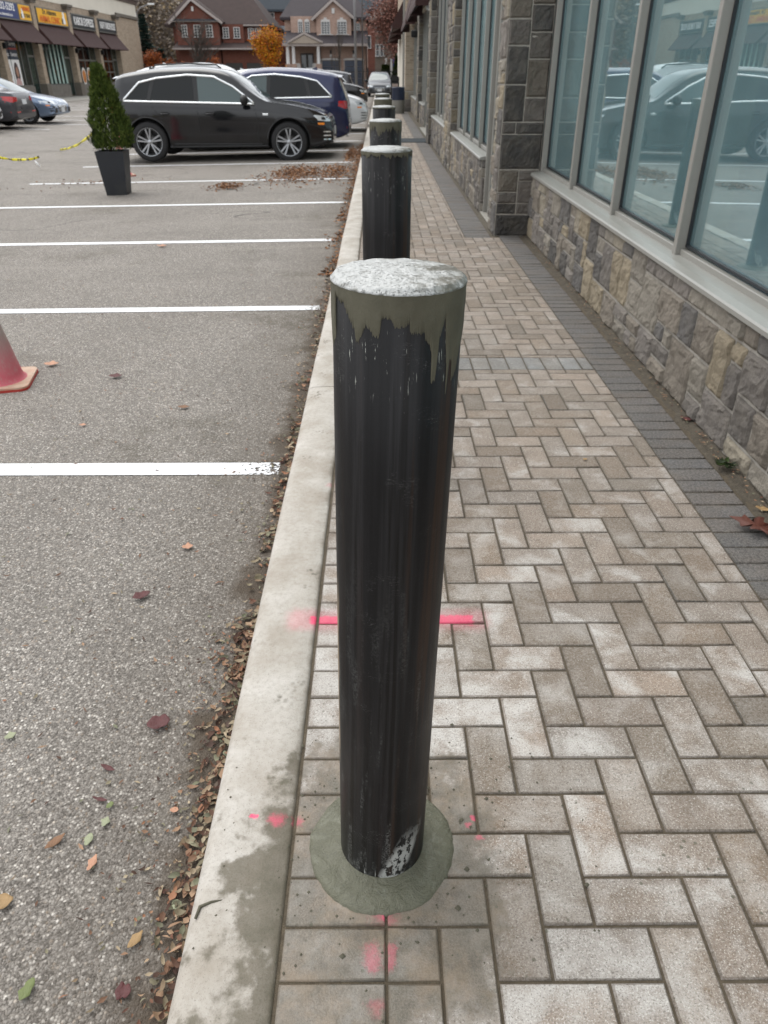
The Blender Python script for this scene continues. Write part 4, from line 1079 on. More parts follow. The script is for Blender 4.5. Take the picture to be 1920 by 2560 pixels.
        g.grid(mp, 16, 10); g.tube([(mx_, s_*(yb-.02), mz-.05), (mx_, s_*(yb+.08), mz-.04)], [.03, .025], 6)
        g.build('mirror', style.get('mirror', pm), body, merge=.0008)
        for xc in (prm['xf'], prm['xr']): make_wheel(root, prm['R'], xc, s_, W, style)
    # windscreens
    ax_ = (.40, .96) if suv else (.22, .98)
    yt, yb_ = (.52, .66) if suv else (.48, .64)
    patch('windscreen', 'z', [(ax_[1], -yb_), (ax_[1]+.05, 0), (ax_[1], yb_)], [(ax_[0], -yt), (ax_[0]+.02, 0), (ax_[0], yt)], m_carglass_l if style.get('lightscreen') else glass, body, .004, 14, 6, .01)
    if suv: patch('rear_window', '-x', [(-.60, 1.10), (.60, 1.10)], [(-.50, 1.42), (.50, 1.42)], glass, body, .004, 10, 5)
    else: patch('rear_window', 'z', [(-1.52, -.58), (-1.56, 0), (-1.52, .58)], [(-1.02, -.46), (-1.0, 0), (-1.02, .46)], glass, body, .004, 12, 6, .01)
    # lamps, grille, bumpers, plates
    zf = .76 if suv else .64
    for s_ in (1, -1):
        ax = 'y' if s_ > 0 else '-y'
        patch('headlight', 'x', [(s_*.86, zf-.01), (s_*.48, zf-.06)], [(s_*.84, zf+.075), (s_*.50, zf+.045)], m_lamp, body, .004, 8, 3, .01)
        patch('headlight', ax, [(2.06, zf-.015), (2.28, zf-.035)], [(1.98, zf+.085), (2.24, zf+.055)], m_lamp, body, .004, 8, 3, .01)
        patch('headlight_bezel', ax, [(2.12, zf+.0), (2.20, zf-.01)], [(2.12, zf+.05), (2.19, zf+.04)], m_plast, body, .0065, 4, 2, .006)
        patch('corner_reflector', ax, [(2.06, zf-.085), (2.18, zf-.09)], [(2.05, zf-.050), (2.18, zf-.055)], m_amber, body, .004, 4, 2, .006)
        zr = .94 if suv else .84
        patch('tail_light', ax, [(-2.27, zr-.10), (-1.98, zr-.03)], [(-2.24, zr+.07), (-2.0, zr+.07)], m_red, body, .004, 8, 3, .01)
        patch('tail_light', '-x', [(s_*.84, zr-.09), (s_*.48, zr-.06)], [(s_*.82, zr+.07), (s_*.48, zr+.05)], m_red, body, .004, 8, 3, .01)
        patch('rear_reflector', '-x', [(s_*.80, .45), (s_*.45, .45)], [(s_*.80, .49), (s_*.45, .49)], m_red, body, .004, 4, 1, .006)
        for k in range(3):
            patch('bumper_slat', ax, [(2.16, .40+.07*k), (2.30, .40+.07*k)], [(2.16, .42+.07*k), (2.30, .42+.07*k)], m_chrome if trim == 'chrome' else m_plast, body, .006, 4, 1, .01)
        patch('bumper_intake', 'x', [(s_*.80, .34), (s_*.50, .34)], [(s_*.74, .56), (s_*.52, .50)], m_plast, body, .003, 4, 3, .01)
    gz0, gz1 = (.48, .84) if suv else (.36, .56)
    patch('grille', 'x', [(-.34, gz0), (.34, gz0)], [(-.44, gz1), (.44, gz1)], m_plast, body, .003, 10, 6, .01)
    for k in range(5): patch('grille_bar', 'x', [(-.36, gz0+.03+(gz1-gz0)*k/5), (.36, gz0+.03+(gz1-gz0)*k/5)], [(-.36, gz0+.042+(gz1-gz0)*k/5), (.36, gz0+.042+(gz1-gz0)*k/5)], m_chrome, body, .009, 8, 1, .008)
    patch('licence_plate', 'x', [(-.155, gz0-.02), (.155, gz0-.02)], [(-.155, gz0+.13), (.155, gz0+.13)], m_plate, body, .016, 2, 1, .014)
    patch('licence_plate', '-x', [(-.155, .68), (.155, .68)], [(-.155, .82), (.155, .82)], m_plate, body, .01, 2, 1, .012)
    if suv:
        patch('rear_diffuser', '-x', [(-.7, zb+.12), (.7, zb+.12)], [(-.72, zb+.24), (.72, zb+.24)], m_plast, body, .004, 8, 2, .01)
        # roof spoiler over the rear window
        g = MB(); g.smooth = True
        zz_ = smooth_interp(top, -1.95)
        def spv(u, v): return (-1.85-.27*v, (u-.5)*1.14, zz_+.03-.02*v-.05*(2*u-1)**2)
        def spl(u, v): return (-1.85-.27*v, (.5-u)*1.14, zz_-.015+.02*v-.05*(2*u-1)**2)
        g.grid(spv, 10, 3); g.grid(spl, 10, 3)
        g.build('roof_spoiler', pm, body)
        g = MB(); g.smooth = True; g.lathe([(.035, -2.30), (.035, -2.22)], 12, 'x', (0, -.55, .30)); g.build('tailpipe', m_chrome, body); g = MB(); g.smooth = True; g.lathe([(.035, -2.30), (.035, -2.22)], 12, 'x', (0, .55, .30)); g.build('tailpipe', m_chrome, body)
    if rails is not None:
        for s_ in (1, -1):
            pts = [proj('z', (x, s_*.60), .0) for x in (-1.55, -1.45, -.6, .1, .22)]
            pts = [p+Vector((0, 0, h)) for p, h in zip(pts, (-.005, .05, .055, .05, -.005))]
            g = MB(); g.smooth = True; g.tube(pts, .018, 8); g.build('roof_rail', rails, body)
    for ch in [body]+list(body.children) if suv else []:     # short rear overhang
        for v in ch.data.vertices:
            if v.co.x < -1.80: v.co.x = -1.80+(v.co.x+1.80)*.66
    g = MB(); g.prism([(-1.42, smooth_interp(top,-1.42)+.012), (-1.28, smooth_interp(top,-1.28)+.012), (-1.40, smooth_interp(top,-1.42)+.075)] if suv else [(-1.3, smooth_interp(top,-1.3)+.01), (-1.18, smooth_interp(top,-1.18)+.01), (-1.30, smooth_interp(top,-1.3)+.05)], 'y', -.012, .012); g.build('antenna_fin', pm, body)
    return car

SP5 = dict(spokes=5, twin=True, rot=.35, lightscreen=1)
SP10 = dict(spokes=5, twin=True, rot=.1, lightscreen=1)
p_black = paint('blue_black_paint', lin('#0b0d12', .8), .14, .0, .03); p_blue = paint('deep_blue_paint', lin('#1a2550', .8), .2, .2, .05)
p_white = paint('white_paint', lin('#e6e9ea', .8), .3, 0); p_dk = paint('black_paint', lin('#1a1c20', .9)); p_grey = paint('mid_grey_paint', lin('#454b55', .5), .4, .0)
p_slate = paint('slate_blue_paint', lin('#8093ad', .75), .3, .4); p_dgrey = paint('dark_grey_paint', lin('#4b4c52', .7), .3, .5)
def carz(x): return lotz(x)+.002
# near black SUV, nose to the kerb
c1 = make_car('parked_suv', 'black SUV with bright window trim seen side-on, closest of the parked cars', 'car', (-3.30, 17.55, carz(-3.3)), 0, SUV, p_black, dict(SP5, mirror=m_plast), trim='chrome')
g = MB(); q = c1['proj']('-y', (1.02, .86), .003); g.box(q.x-.055, q.x+.055, q.y-.006, q.y+.004, q.z-.018, q.z+.018, .003); g.build('fender_badge', m_chrome, c1['body'])
c2 = make_car('parked_suv', 'deep blue SUV with its red tail lamps to the kerb, behind the black SUV', 'car', (-2.88, 20.1, carz(-3.1)), PI, SUV, p_blue, SP5, trim='chrome')
c3 = make_car('parked_suv', 'white SUV with black roof rails, only its roof showing behind the two nearest SUVs', 'car', (-4.3, 22.7, carz(-4.3)), 0, dict(SUV, top=[(x, z*1.085) for x, z in SUV['top']]), p_white, SP5, rails=m_plast, trim='black')
c4 = make_car('parked_suv', 'white SUV showing its headlight and bumper beyond the blue SUV', 'car', (-2.72, 25.4, carz(-2.9)), 0, SUV, p_white, SP5, trim='black')
c5 = make_car('parked_suv', 'black SUV with a glowing amber corner lamp facing the kerb beyond the white SUV', 'car', (-2.95, 41.5, carz(-2.9)), 0, dict(SUV, top=[(x, z*1.04) for x, z in SUV['top']]), p_dk, SP5, trim='black')
c6 = make_car('parked_suv', 'dark grey estate with bright window trim, its tail to the kerb near the far fence', 'car', (-3.6, 47.0, carz(-3.1)), PI, SUV, p_dgrey, SP5, trim='chrome')
c7 = make_car('parked_sedan', 'pale grey car facing the camera at the far end of the bollard row', 'car', (-.03, 62.5, -.12), -PI/2, dict(SEDAN, H=1.44, top=[(x, z*1.06) for x, z in SEDAN['top']]), p_grey, dict(SP10, mirror=m_plast), trim='black')
c8 = make_car('parked_van', 'white car with only its roof showing in front of the pink house garage', 'car', (-5.6, 56, carz(-5.6)), 0, dict(SUV, top=[(x, z*1.06) for x, z in SUV['top']]), p_white, SP5, trim='black')
# left rows
c9 = make_car('parked_sedan', 'slate blue sedan facing right, farthest of the cars at the left edge', 'car', (-13.8, 30.4, carz(-13.5)), 0, SEDAN, p_slate, dict(SP10, clad=0), trim='black')
c10 = make_car('parked_sedan', 'dark grey sedan with its tail light facing right, between two cars at left', 'car', (-13.9, 27.5, carz(-13.9)), PI, dict(SEDAN, H=1.44), p_dgrey, dict(SP10, clad=0), trim='black')
c11 = make_car('parked_suv', 'white car of which only one front corner reaches in at the left edge', 'car', (-14.0, 25.1, carz(-14)), 0, SUV, p_white, SP5, trim='black')
# ================================================================== FAR SHOPS (left)
SX = -21.8
m_sfr = M('grey_shopfront_frame', lin('#7f7f79', .6), .45, var=.05)
m_gsh = glass_mat('shop_glass', (.55,.66,.66,1), (.85,.92,.93,1), .16, .5)
m_curt = M('pale_curtain', lin('#b7d0c6', .75), .85, scale=3, var=.2)
m_stonec = M('grey_capstone', lin('#7d756a', .6), .85, scale=6, bump=.3)
def sm(name, col, rough=.5): return M(name, lin(col, .85), rough, var=.03, scale=2)
m_navy = sm('navy_sign', '#26386f'); m_yel = sm('yellow_sign', '#f0b51e'); m_blk = sm('black_sign', '#23292a'); m_wht = sm('white_letters', '#f4f4f2'); m_org = sm('orange_letters', '#e2661c'); m_brn = sm('brown_letters', '#4b4526')
UX = (0,1,0); UZ = (0,0,1)
SY = [14.5, 20.4, 26.3, 32.2, 38.1, 44.3, 50.0, 55.5, 61.7, 67.3, 72.6]
ZG = -.10; Z1, Z2, Z3, Z4 = 3.45, 4.75, 5.1, 6.75
shp = thing('shop_row', 'tan brick shop row with dark awnings across the car park at left', 'building', (SX, 62, 0))
g = MB(); g.box(SX-12, SX-.35, SY[0]-.6, 79.2, -.3, 3.3); g.box(SX-12, SX-.06, SY[0]-.6, 79.2, 3.3, Z3+.3); g.box(SX-.30, SX+.02, 73.3, 79.2, -.3, 5.35); g.box(SX-12, SX+.021, 79.2, 79.5, -.3, 5.35)
g.build('brick_wall', m_btan, shp, world=True)
g = MB(); g.box(SX-12, SX-.02, SY[0]-.7, 79.5, 5.38, Z4); g.build('stucco_fascia', m_stucco, shp, world=True)
m_corn = M('brown_cornice', lin('#7c6d66', .6), .6)
g = MB(); g.prism([(SX-.1, Z4-.25), (SX+.10, Z4-.22), (SX+.16, Z4-.02), (SX+.34, Z4+.05), (SX+.34, Z4+.22), (SX-.1, Z4+.22)], 'y', SY[0]-.9, 79.8); g.build('cornice', m_corn, shp, world=True)
g = MB(); g.box(SX-.1, SX+.14, 73.1, 79.5, 5.36, 5.6, .03); g.build('string_course', m_stonec, shp, world=True)
for i, y in enumerate(SY):
    g = MB(); w_ = .55
    g.box(SX-.30, SX+.20, y-w_/2, y+w_/2, .75, Z3); g.build('pilaster', m_btan, shp, world=True)
    g = MB(); g.box(SX-.30, SX+.28, y-w_/2-.08, y+w_/2+.08, -.2, .74, .02); g.build('pilaster_base', m_stonec, shp, world=True)
    g = MB(); g.box(SX-.1, SX+.30, y-.42, y+.42, Z3+.001, Z3+.14); g.box(SX-.1, SX+.38, y-.52, y+.52, Z3+.141, Z3+.30, .02); g.build('pilaster_cap', m_stonec, shp, world=True)
    if y in (50.0, 61.7, 67.3):
        g = MB(); g.box(SX+.20, SX+.42, y-.10, y+.10, 2.55, 2.85, .03); g.build('wall_lamp', m_blackm, shp, world=True)
def bay(y0, y1, kind):
    g = MB(); pad = .3; a_, b_ = y0+pad, y1-pad
    dsz = 1.1; d0, d1 = (b_-dsz, b_) if kind in ('a', 'b', 'd') else (a_, a_+dsz)
    w0, w1 = (a_, d0) if kind in ('a', 'b', 'd') else (d1, b_)
    g.box(SX-.34, SX-.10, w0, w1, -.2, .62); g.build('stall_riser', M('riser_stone', lin('#8b857c', .6), .9, scale=4, var=.3, bump=.6, bscale=20) if 'riser_stone' not in bpy.data.materials else bpy.data.materials['riser_stone'], shp, world=True)
    n = 3 if kind != 'a' else 4; g = MB(); x0, x1 = SX-.26, SX-.18
    ps = [w0+(w1-w0)*k/n for k in range(n+1)]
    for p in ps: g.box(x0, x1, p-.04, p+.04, .62, 3.3)
    g.box(x0+.01, x1-.01, w0, w1, .62, .70); g.box(x0+.01, x1-.01, w0, w1, 3.22, 3.3); g.box(x0, x1, d0, d0+.08, -.1, 3.3); g.box(x0, x1, d1-.08, d1, -.1, 3.3)
    g.box(x0+.005, x1-.005, d0+.08, d1-.08, 2.2, 2.32)
    if kind in ('c', 'd'): g.box(x0+.012, x1-.012, w0, w1, 2.1, 2.2); g.box(x0+.012, x1-.012, w0, w1, 1.35, 1.43)
    f = g.build('shop_window', m_sfr, shp, world=True)
    g = MB(); g.box(x0+.03, x0+.04, w0, w1, .7, 3.22); g.box(x0+.03, x0+.04, d0+.08, d1-.08, 0, 3.22); g.build('pane', m_gsh, f, world=True)
    g = MB(); g.box(SX-.33, SX-.32, a_, b_, 0, 3.28); g.build('inner_lining', m_curt if kind in ('a', 'b') else M('dim_interior', lin('#4b4c4a', .6), .9, scale=.7, var=.5) if kind in ('a','b') or 'dim_interior' not in bpy.data.materials else bpy.data.materials['dim_interior'], shp, world=True)
    if kind == 'b':
        for k in range(7):
            g = MB(); yy = w0+.15+(w1-w0-.3)*k/6; g.smooth = True; g.lathe([(.16, .72), (.12, 3.2)], 8, 'z', (SX-.31, yy, 0)); g.build('curtain_fold', m_curt, shp, world=True)
    if kind == 'a':
        pw = (w1-w0)*.62; y_ = w0+.04
        for k in range(2):
            g = MB(); g.box(SX-.175, SX-.165, y_+pw*k/2, y_+pw*(k+1)/2-.08, 2.05, 3.2); g.build('window_banner', m_navyb, shp, world=True)
            g = MB(); g.box(SX-.164, SX-.160, y_+pw*k/2, y_+pw*(k+1)/2-.08, 2.55, 2.64); g.build('banner_stripe', m_redb, shp, world=True)
            g = MB(); g.box(SX-.175, SX-.165, y_+pw*k/2, y_+pw*(k+1)/2-.08, .70, 2.04); g.build('window_poster', m_wht, shp, world=True)
            # simple abstract portrait shapes: dark hair, face and shoulders of printed figures
            cy = y_+pw*(k+.42)/2
            for nm, mat_, pts in (('printed_hair', m_hair, [(cy+.34*math.cos(t)*(1.1 if math.sin(t) < 0 else 1), 1.35+.55*math.sin(t)) for t in [2*PI*q/20 for q in range(20)]]), ('printed_face', m_skin, [(cy+.03+.17*math.cos(t), 1.40+.27*math.sin(t)) for t in [2*PI*q/16 for q in range(16)]]), ('printed_shoulders', m_skin2, [(cy-.42, .72), (cy+.42, .72), (cy+.30, .98), (cy+.1, 1.08), (cy-.1, 1.08), (cy-.30, .98)])):
                g = MB(); z_ = {'printed_hair': 0, 'printed_face': .006, 'printed_shoulders': .003}[nm]; g.prism(pts, 'x', SX-.164+z_, SX-.161+z_); g.build(nm, mat_, shp, world=True)
        text('banner_text', 'Implants', .30, m_wht, shp, (SX-.158, y_+pw*.26, 2.85), UX, UZ, width=pw*.40, ext=.001)
        text('banner_text', 'Invisalign' if False else 'Surgery', .30, m_wht, shp, (SX-.158, y_+pw*.74, 2.85), UX, UZ, width=pw*.40, ext=.001)
        text('banner_text', 'Cosmetic', .28, m_wht, shp, (SX-.158, y_+pw*.26, 2.30), UX, UZ, width=pw*.38, ext=.001)
        text('banner_text', 'Dentistry', .28, m_wht, shp, (SX-.158, y_+pw*.74, 2.30), UX, UZ, width=pw*.38, ext=.001)
    if kind == 'c':
        for cy in (w0+.6, w0+1.75):
            g = MB(); g.prism([(cy+.45*math.cos(t), 1.15+.55*math.sin(t)) for t in [2*PI*q/20 for q in range(20)]], 'x', SX-.172, SX-.166); g.build('food_decal', m_food, shp, world=True)
            g = MB(); g.prism([(cy+.36*math.cos(t), 1.12+.42*math.sin(t)) for t in [2*PI*q/20 for q in range(20)]], 'x', SX-.1655, SX-.163); g.build('food_decal', m_food2, shp, world=True)
    awning_y('awning', shp, y0+.30, y1-.30, SX+.02, SX+.95, 4.05, 2.92, .04)
m_navyb = sm('banner_navy', '#2b3a4b'); m_redb = sm('banner_red', '#a84338'); m_hair = sm('printed_dark_brown', '#3a2a26'); m_skin = sm('printed_tan', '#b58871'); m_skin2 = sm('printed_pink', '#c9a3a0')
m_food = sm('decal_white', '#e8e6df'); m_food2 = M('decal_food', lin('#c57b35', .8), .5, var=.6, scale=4)
for i, (y0, y1) in enumerate(zip(SY, SY[1:])): bay(y0, y1, {9: 'd', 8: 'c', 7: 'b', 6: 'a', 5: 'b', 4: 'c', 3: 'b', 2: 'd', 1: 'b', 0: 'd'}[i])
def board(y0, y1, mat_, z0=4.05, z1=4.95, edge=m_sfr):
    g = MB(); g.box(SX-.02, SX+.20, y0, y1, z0, z1); s_ = g.build('sign_box', edge, shp, world=True)
    g = MB(); g.box(SX+.201, SX+.212, y0+.07, y1-.07, z0+.07, z1-.07); g.build('sign_face', mat_, s_, world=True); return s_
def label3(s, y, z, size, mat_, width): text('sign_lettering', s, size, mat_, shp, (SX+.222, y, z), UX, UZ, width=width, ext=.004, squash=1)
board(67.75, 72.1, m_blk); label3('RASHT KABOB HOUSE', 69.95, 4.5, .62, m_wht, 3.7)
board(62.1, 66.9, m_blk); label3('KABOB EXPRESS', 64.5, 4.5, .68, m_wht, 4.1)
board(55.95, 61.2, m_yel); label3('Dr. Adamova', 58.05, 4.72, .38, m_brn, 2.3); label3('ANIMAL CLINIC', 58.0, 4.32, .50, m_org, 3.5)
board(53.2, 55.0, m_yel); label3('ENTRANCE', 54.3, 4.68, .30, m_org, 1.15); label3('AT REAR', 54.3, 4.34, .26, m_brn, .95)
board(48.8, 53.15, m_navy); label3('(905) 832-5292', 50.85, 4.66, .50, m_wht, 3.6); label3('www.bestsmiledental.ca' if False else 'www.dental.ca', 51.0, 4.28, .2, m_wht, 2.4)
# small dog silhouettes in the clinic signs
for cy, k in ((60.4, 1.0), (53.62, .7)):
    g = MB(); g.prism([(cy+(-.35+p[0])*k, 4.2+p[1]*k) for p in [(0,0),(.7,0),(.72,.15),(.60,.35),(.62,.55),(.55,.72),(.42,.66),(.34,.70),(.28,.55),(.35,.45),(.2,.38),(.08,.2)]], 'x', SX+.2125, SX+.224); g.build('dog_silhouette', m_wht, shp, world=True)
    g = MB(); g.prism([(cy+(-.35+p[0])*k, 4.2+p[1]*k) for p in [(.02,.0),(.25,.0),(.25,.3),(.12,.34),(.02,.2)]], 'x', SX+.2245, SX+.23); g.build('dog_silhouette', m_hair, shp, world=True)
board(44.8, 49.5-.3, m_blk); board(38.6, 43.8, m_blk); board(32.7, 37.6, m_navy); board(26.8, 31.7, m_blk)
g = MB(); g.box(SX-.5, SX+3.2, SY[0]-2, 79, -.25, ZG+.02, .02); tag(g.build('shop_sidewalk', m_conc), kind='structure')

# ================================================================== HOUSES
m_rbrown = M('brown_shingles', lin('#554440', .45), .9, scale=2, var=.2, bump=.5, bscale=14)
m_rplum = M('plum_tile_roof', lin('#4a4146', .45), .8, scale=2, var=.15)
m_rblue = M('blue_grey_shingles', lin('#525a62', .45), .9, scale=2, var=.12, bump=.4, bscale=14)
m_trim = M('pale_house_trim', lin('#b8aea8', .7), .6, var=.05); m_wtrim = M('white_window_trim', lin('#dfdedb', .75), .5, var=.04)
m_hglass = NB('house_glass').done(lin('#4a5154', .7), .12, spec=.9); m_garage = M('slate_garage_door', lin('#4a5466', .7), .5, scale=3, var=.1)
m_doorm = M('dark_entry_door', lin('#3d3a37', .7), .5); m_cream = M('cream_panel', lin('#b8ab9c', .7), .7)
class House:
    def __init__(s, name, label, base, Y):
        s.Y = Y; s.t = thing(name, label, 'house', base)
    def X(s, px, py=60): return at(px, py, s.Y)[0]
    def Z(s, py, px=760): return at(px, py, s.Y)[1]
    def part(s, name, g, m, parent=None): return g.build(name, m, parent or s.t, world=True)
    def win(s, px0, px1, py0, py1, dy=0, arch=False, bars=(2,4)):
        x0, x1, z0, z1 = s.X(px0), s.X(px1), s.Z(py1), s.Z(py0); Y = s.Y+dy; f = .055
        g = MB(); g.box(x0-f, x0, Y-.08, Y+.05, z0, z1); g.box(x1, x1+f, Y-.08, Y+.05, z0, z1); g.box(x0-f, x1+f, Y-.08, Y+.05, z1, z1+f); g.box(x0-f*2, x1+f*2, Y-.16, Y+.05, z0-f, z0)
        for k in range(1, bars[0]): x = x0+(x1-x0)*k/bars[0]; g.box(x-.018, x+.018, Y-.05, Y-.01, z0, z1)
        for k in range(1, bars[1]): z = z0+(z1-z0)*k/bars[1]; g.box(x0, x1, Y-.045, Y-.012, z-.015, z+.015)
        if arch: g.prism([(x0-f, z1+f+.002), (x1+f, z1+f+.002), (x1, z1+f+.12), ((x0+x1)/2, z1+f+.19), (x0, z1+f+.12)], 'y', Y-.09, Y+.02)
        w_ = s.part('window', g, m_wtrim); g = MB(); g.box(x0, x1, Y-.009, Y+.03, z0, z1); s.part('pane', g, m_hglass, w_); return w_
    def gable(s, pxl, pxr, pye, pxa, pya, depth, wall, roofm, oh=.35, dy=0):
        xl, xr, ze, xa, za = s.X(pxl), s.X(pxr), s.Z(pye), s.X(pxa), s.Z(pya); Y = s.Y+dy
        g = MB(); g.prism([(xl, ze), (xr, ze), (xa, za)], 'y', Y, Y+depth); s.part('gable_wall', g, wall)
        t = .22
        for nm, P_, Q in (('roof_slope', (xl, ze), (xa, za)), ('roof_slope', (xr, ze), (xa, za))):
            d = Vector((Q[0]-P_[0], Q[1]-P_[1])).normalized(); n = Vector((-d.y, d.x)); n = n if n.y > 0 else -n
            a_ = Vector(P_)-d*oh; b_ = Vector(Q); q = [a_, b_, b_+Vector((0, t/abs(d.x) if abs(d.x) > .1 else t)), a_+n*t]
            q = [(v.x, v.y+.01) for v in q]
            if (q[1][0]-q[0][0]) < 0: q = q[::-1]
            g = MB(); g.prism(q, 'y', Y-.30, Y+depth); s.part(nm, g, roofm)
            g = MB(); q2 = [(v[0], v[1]-.02) for v in q]; g.prism([(x, z-.03) for x, z in q2], 'y', Y-.36, Y-.305); s.part('barge_board', g, m_trim)
def hip(g, x0, x1, y0, y1, z, rx0, rx1, ry, rz, oh=.4):
    x0 -= oh; x1 += oh; y0 -= oh; y1 += oh
    A, B, C_, D = [(x0,y0,z),(x1,y0,z),(x1,y1,z),(x0,y1,z)]; E, F_ = (rx0, ry, rz), (rx1, ry, rz)
    g.poly([A,B,F_,E]); g.poly([B,C_,F_]); g.poly([C_,D,E,F_]); g.poly([D,A,E])
    lo = [(p[0],p[1],z-.22) for p in (A,B,C_,D)]
    for i, (p, q) in enumerate(zip((A,B,C_,D), (B,C_,D,A))): g.poly([lo[i], lo[(i+1)%4], q, p])
    g.poly(lo[::-1])
GZ = -.14
# pink brick house
H = House('pink_brick_house', 'pink brick house with plum roof, columned porch and two slate garage doors', (-5.5, 88, 0), 85)
S = lambda x: 680+x/5.184; T = lambda y: y/5.184
X_ = lambda px: H.X(S(px)); Zp = lambda py: H.Z(T(py))
g = MB(); g.box(X_(145), X_(1215), 86.2, 97, GZ, Zp(222)); g.box(X_(235), X_(578), 85.6, 86.19, GZ, Zp(205)); g.box(X_(576), X_(1025), 85.0, 86.18, Zp(560), Zp(236)); g.box(X_(625), X_(1215), 84.6, 86.17, GZ, Zp(600)); H.part('wall', g, m_bpink)
H.gable(S(560), S(1045), T(236), S(800), T(14), 5, m_bpink, m_rplum)
g = MB(); hip(g, X_(145), X_(1215), 86.2, 97, Zp(215), X_(470), X_(820), 91.6, Zp(215)+4.4); H.part('main_roof', g, m_rplum)
g = MB()   # porch and garage roof
zt_, zb_ = Zp(440), Zp(580)
g.prism([(83.2, zb_), (86.19, zb_), (86.19, zt_+.3), (86.0, zt_+.3)], 'x', X_(140), X_(1240)); H.part('porch_roof', g, m_rplum)
g = MB(); g.box(X_(140), X_(1240), 83.12, 83.19, zb_-.16, zb_+.05); H.part('gutter', g, m_trim)
xl, xr, xa = X_(235), X_(650), X_(432); za_ = Zp(462)
g = MB(); g.prism([(xl, zb_+.06), (xr, zb_+.06), (xa, za_)], 'y', 83.0, 84.6); H.part('pediment', g, m_cream)
g = MB()
for P_, Q in (((xl-.1, zb_+.06), (xa, za_+.03)), ((xr+.1, zb_+.06), (xa, za_+.03))):
    g = MB(); q = [P_, Q, (Q[0], Q[1]+.20), (P_[0], P_[1]+.16)]; q = q if Q[0] > P_[0] else q[::-1]; g.prism(q, 'y', 82.9, 84.7); H.part('pediment_edge', g, m_trim)
for px in (205, 280, 602):
    x = X_(px); g = MB(); g.smooth = True; g.lathe([(.20, Zp(830)), (.17, Zp(825)), (.155, zb_-.3), (.20, zb_-.17)], 16, 'z', (x, 83.4, 0)); H.part('porch_column', g, m_wtrim)
    g = MB(); g.box(x-.26, x+.26, 83.14, 83.66, GZ, Zp(830)); H.part('column_plinth', g, m_bpink)
for a_, b_ in ((300, 355), (525, 590)):
    g = MB()
    for k in range(6): x = X_(a_)+(X_(b_)-X_(a_))*k/5; g.box(x-.025, x+.025, 83.35, 83.4, GZ+.1, Zp(832))
    g.box(X_(a_), X_(b_), 83.34, 83.41, Zp(832), Zp(825)); H.part('porch_railing', g, m_wtrim)
g = MB(); g.box(X_(345), X_(515), 85.50, 85.59, GZ, Zp(690)); d_ = H.part('double_door', g, m_doorm)
for a_, b_ in ((358, 415), (445, 500)):
    g = MB(); g.box(X_(a_), X_(b_), 85.46, 85.495, Zp(880), Zp(712)); H.part('door_glass', g, m_hglass, d_)
for a_, b_ in ((640, 868), (935, 1170)):
    g = MB(); g.box(X_(a_)-.12, X_(b_)+.12, 84.50, 84.59, GZ, Zp(772)); f_ = H.part('garage_surround', g, m_trim)
    g = MB(); x0, x1, z1 = X_(a_), X_(b_), Zp(785); n = 5
    for k in range(n): z = GZ+(z1-GZ)*k/n; g.box(x0, x1, 84.42, 84.495, z+.015, z+(z1-GZ)/n-.015)
    H.part('garage_door', g, m_garage, f_)
    g = MB(); xm = (x0+x1)/2; g.prism([(x0-.2, Zp(778)), (x1+.2, Zp(778)), (x1, Zp(762)), (xm, Zp(752)), (x0, Zp(762))], 'y', 84.38, 84.48); H.part('garage_arch', g, m_wtrim)
    g = MB(); g.box(xm-.10, xm+.10, 84.40, 84.58, Zp(740), Zp(705)); H.part('keystone', g, m_wtrim)
    g = MB(); g.box(xm-.08, xm+.08, 84.30, 84.58, Zp(695), Zp(655)); H.part('coach_lamp', g, m_blackm)
for a_, b_, dy in ((335, 384, .6), (422, 474, .6)): H.win(S(a_), S(b_), T(280), T(432), dy, True, (2,5))
for a_, b_ in ((641, 745), (852, 960)): H.win(S(a_), S(b_), T(285), T(438), 0, True, (3,5))
H.win(S(1092), S(1130), T(300), T(440), 1.2, False, (2,4))
for px, py0, py1 in ((797, 105, 175), (692, 228, 270), (903, 228, 270)):
    g = MB(); g.box(X_(px)-.13, X_(px)+.13, 84.9, 85.05, Zp(py1), Zp(py0)); H.part('keystone', g, m_wtrim)
for a_, b_ in ((600, 790), (820, 1000)):
    g = MB(); g.box(X_(a_), X_(b_), 84.88, 84.999, Zp(455), Zp(446)); H.part('stone_band', g, m_wtrim)

# red brick house
H = House('red_brick_house', 'red brick house with brown shingle roof and a wide front gable', (-14, 88, 0), 85)
S = lambda x: 400+x/5.53; T = lambda y: y/5.53
X_ = lambda px: H.X(S(px)); Zp = lambda py: H.Z(T(py), 550)
g = MB(); g.box(X_(130), X_(1440), 86.2, 97, GZ, Zp(320)); g.box(X_(215), X_(805), 85.0, 86.19, GZ, Zp(300)); g.box(X_(835), X_(1130), 85.7, 86.18, GZ, Zp(330)); g.box(X_(830), X_(1440), 84.8, 86.17, GZ, Zp(690)); H.part('wall', g, m_bred)
H.gable(S(178), S(820), T(298), S(470), T(8), 6, m_bred, m_rbrown)
g = MB(); hip(g, X_(90), X_(1460), 86.2, 97, Zp(325), X_(560), X_(900), 91.6, Zp(325)+4.9); H.part('main_roof', g, m_rbrown)
g = MB(); g.prism([(84.0, Zp(675)), (86.19, Zp(675)), (86.19, Zp(565))], 'x', X_(170), X_(1440)); H.part('lower_roof', g, m_rbrown)
g = MB(); g.box(X_(160), X_(1450), 83.92, 83.99, Zp(690), Zp(668)); H.part('gutter', g, m_trim)
g = MB(); g.box(X_(178), X_(825), 84.66, 84.78, Zp(305), Zp(288)); H.part('fascia', g, m_trim)
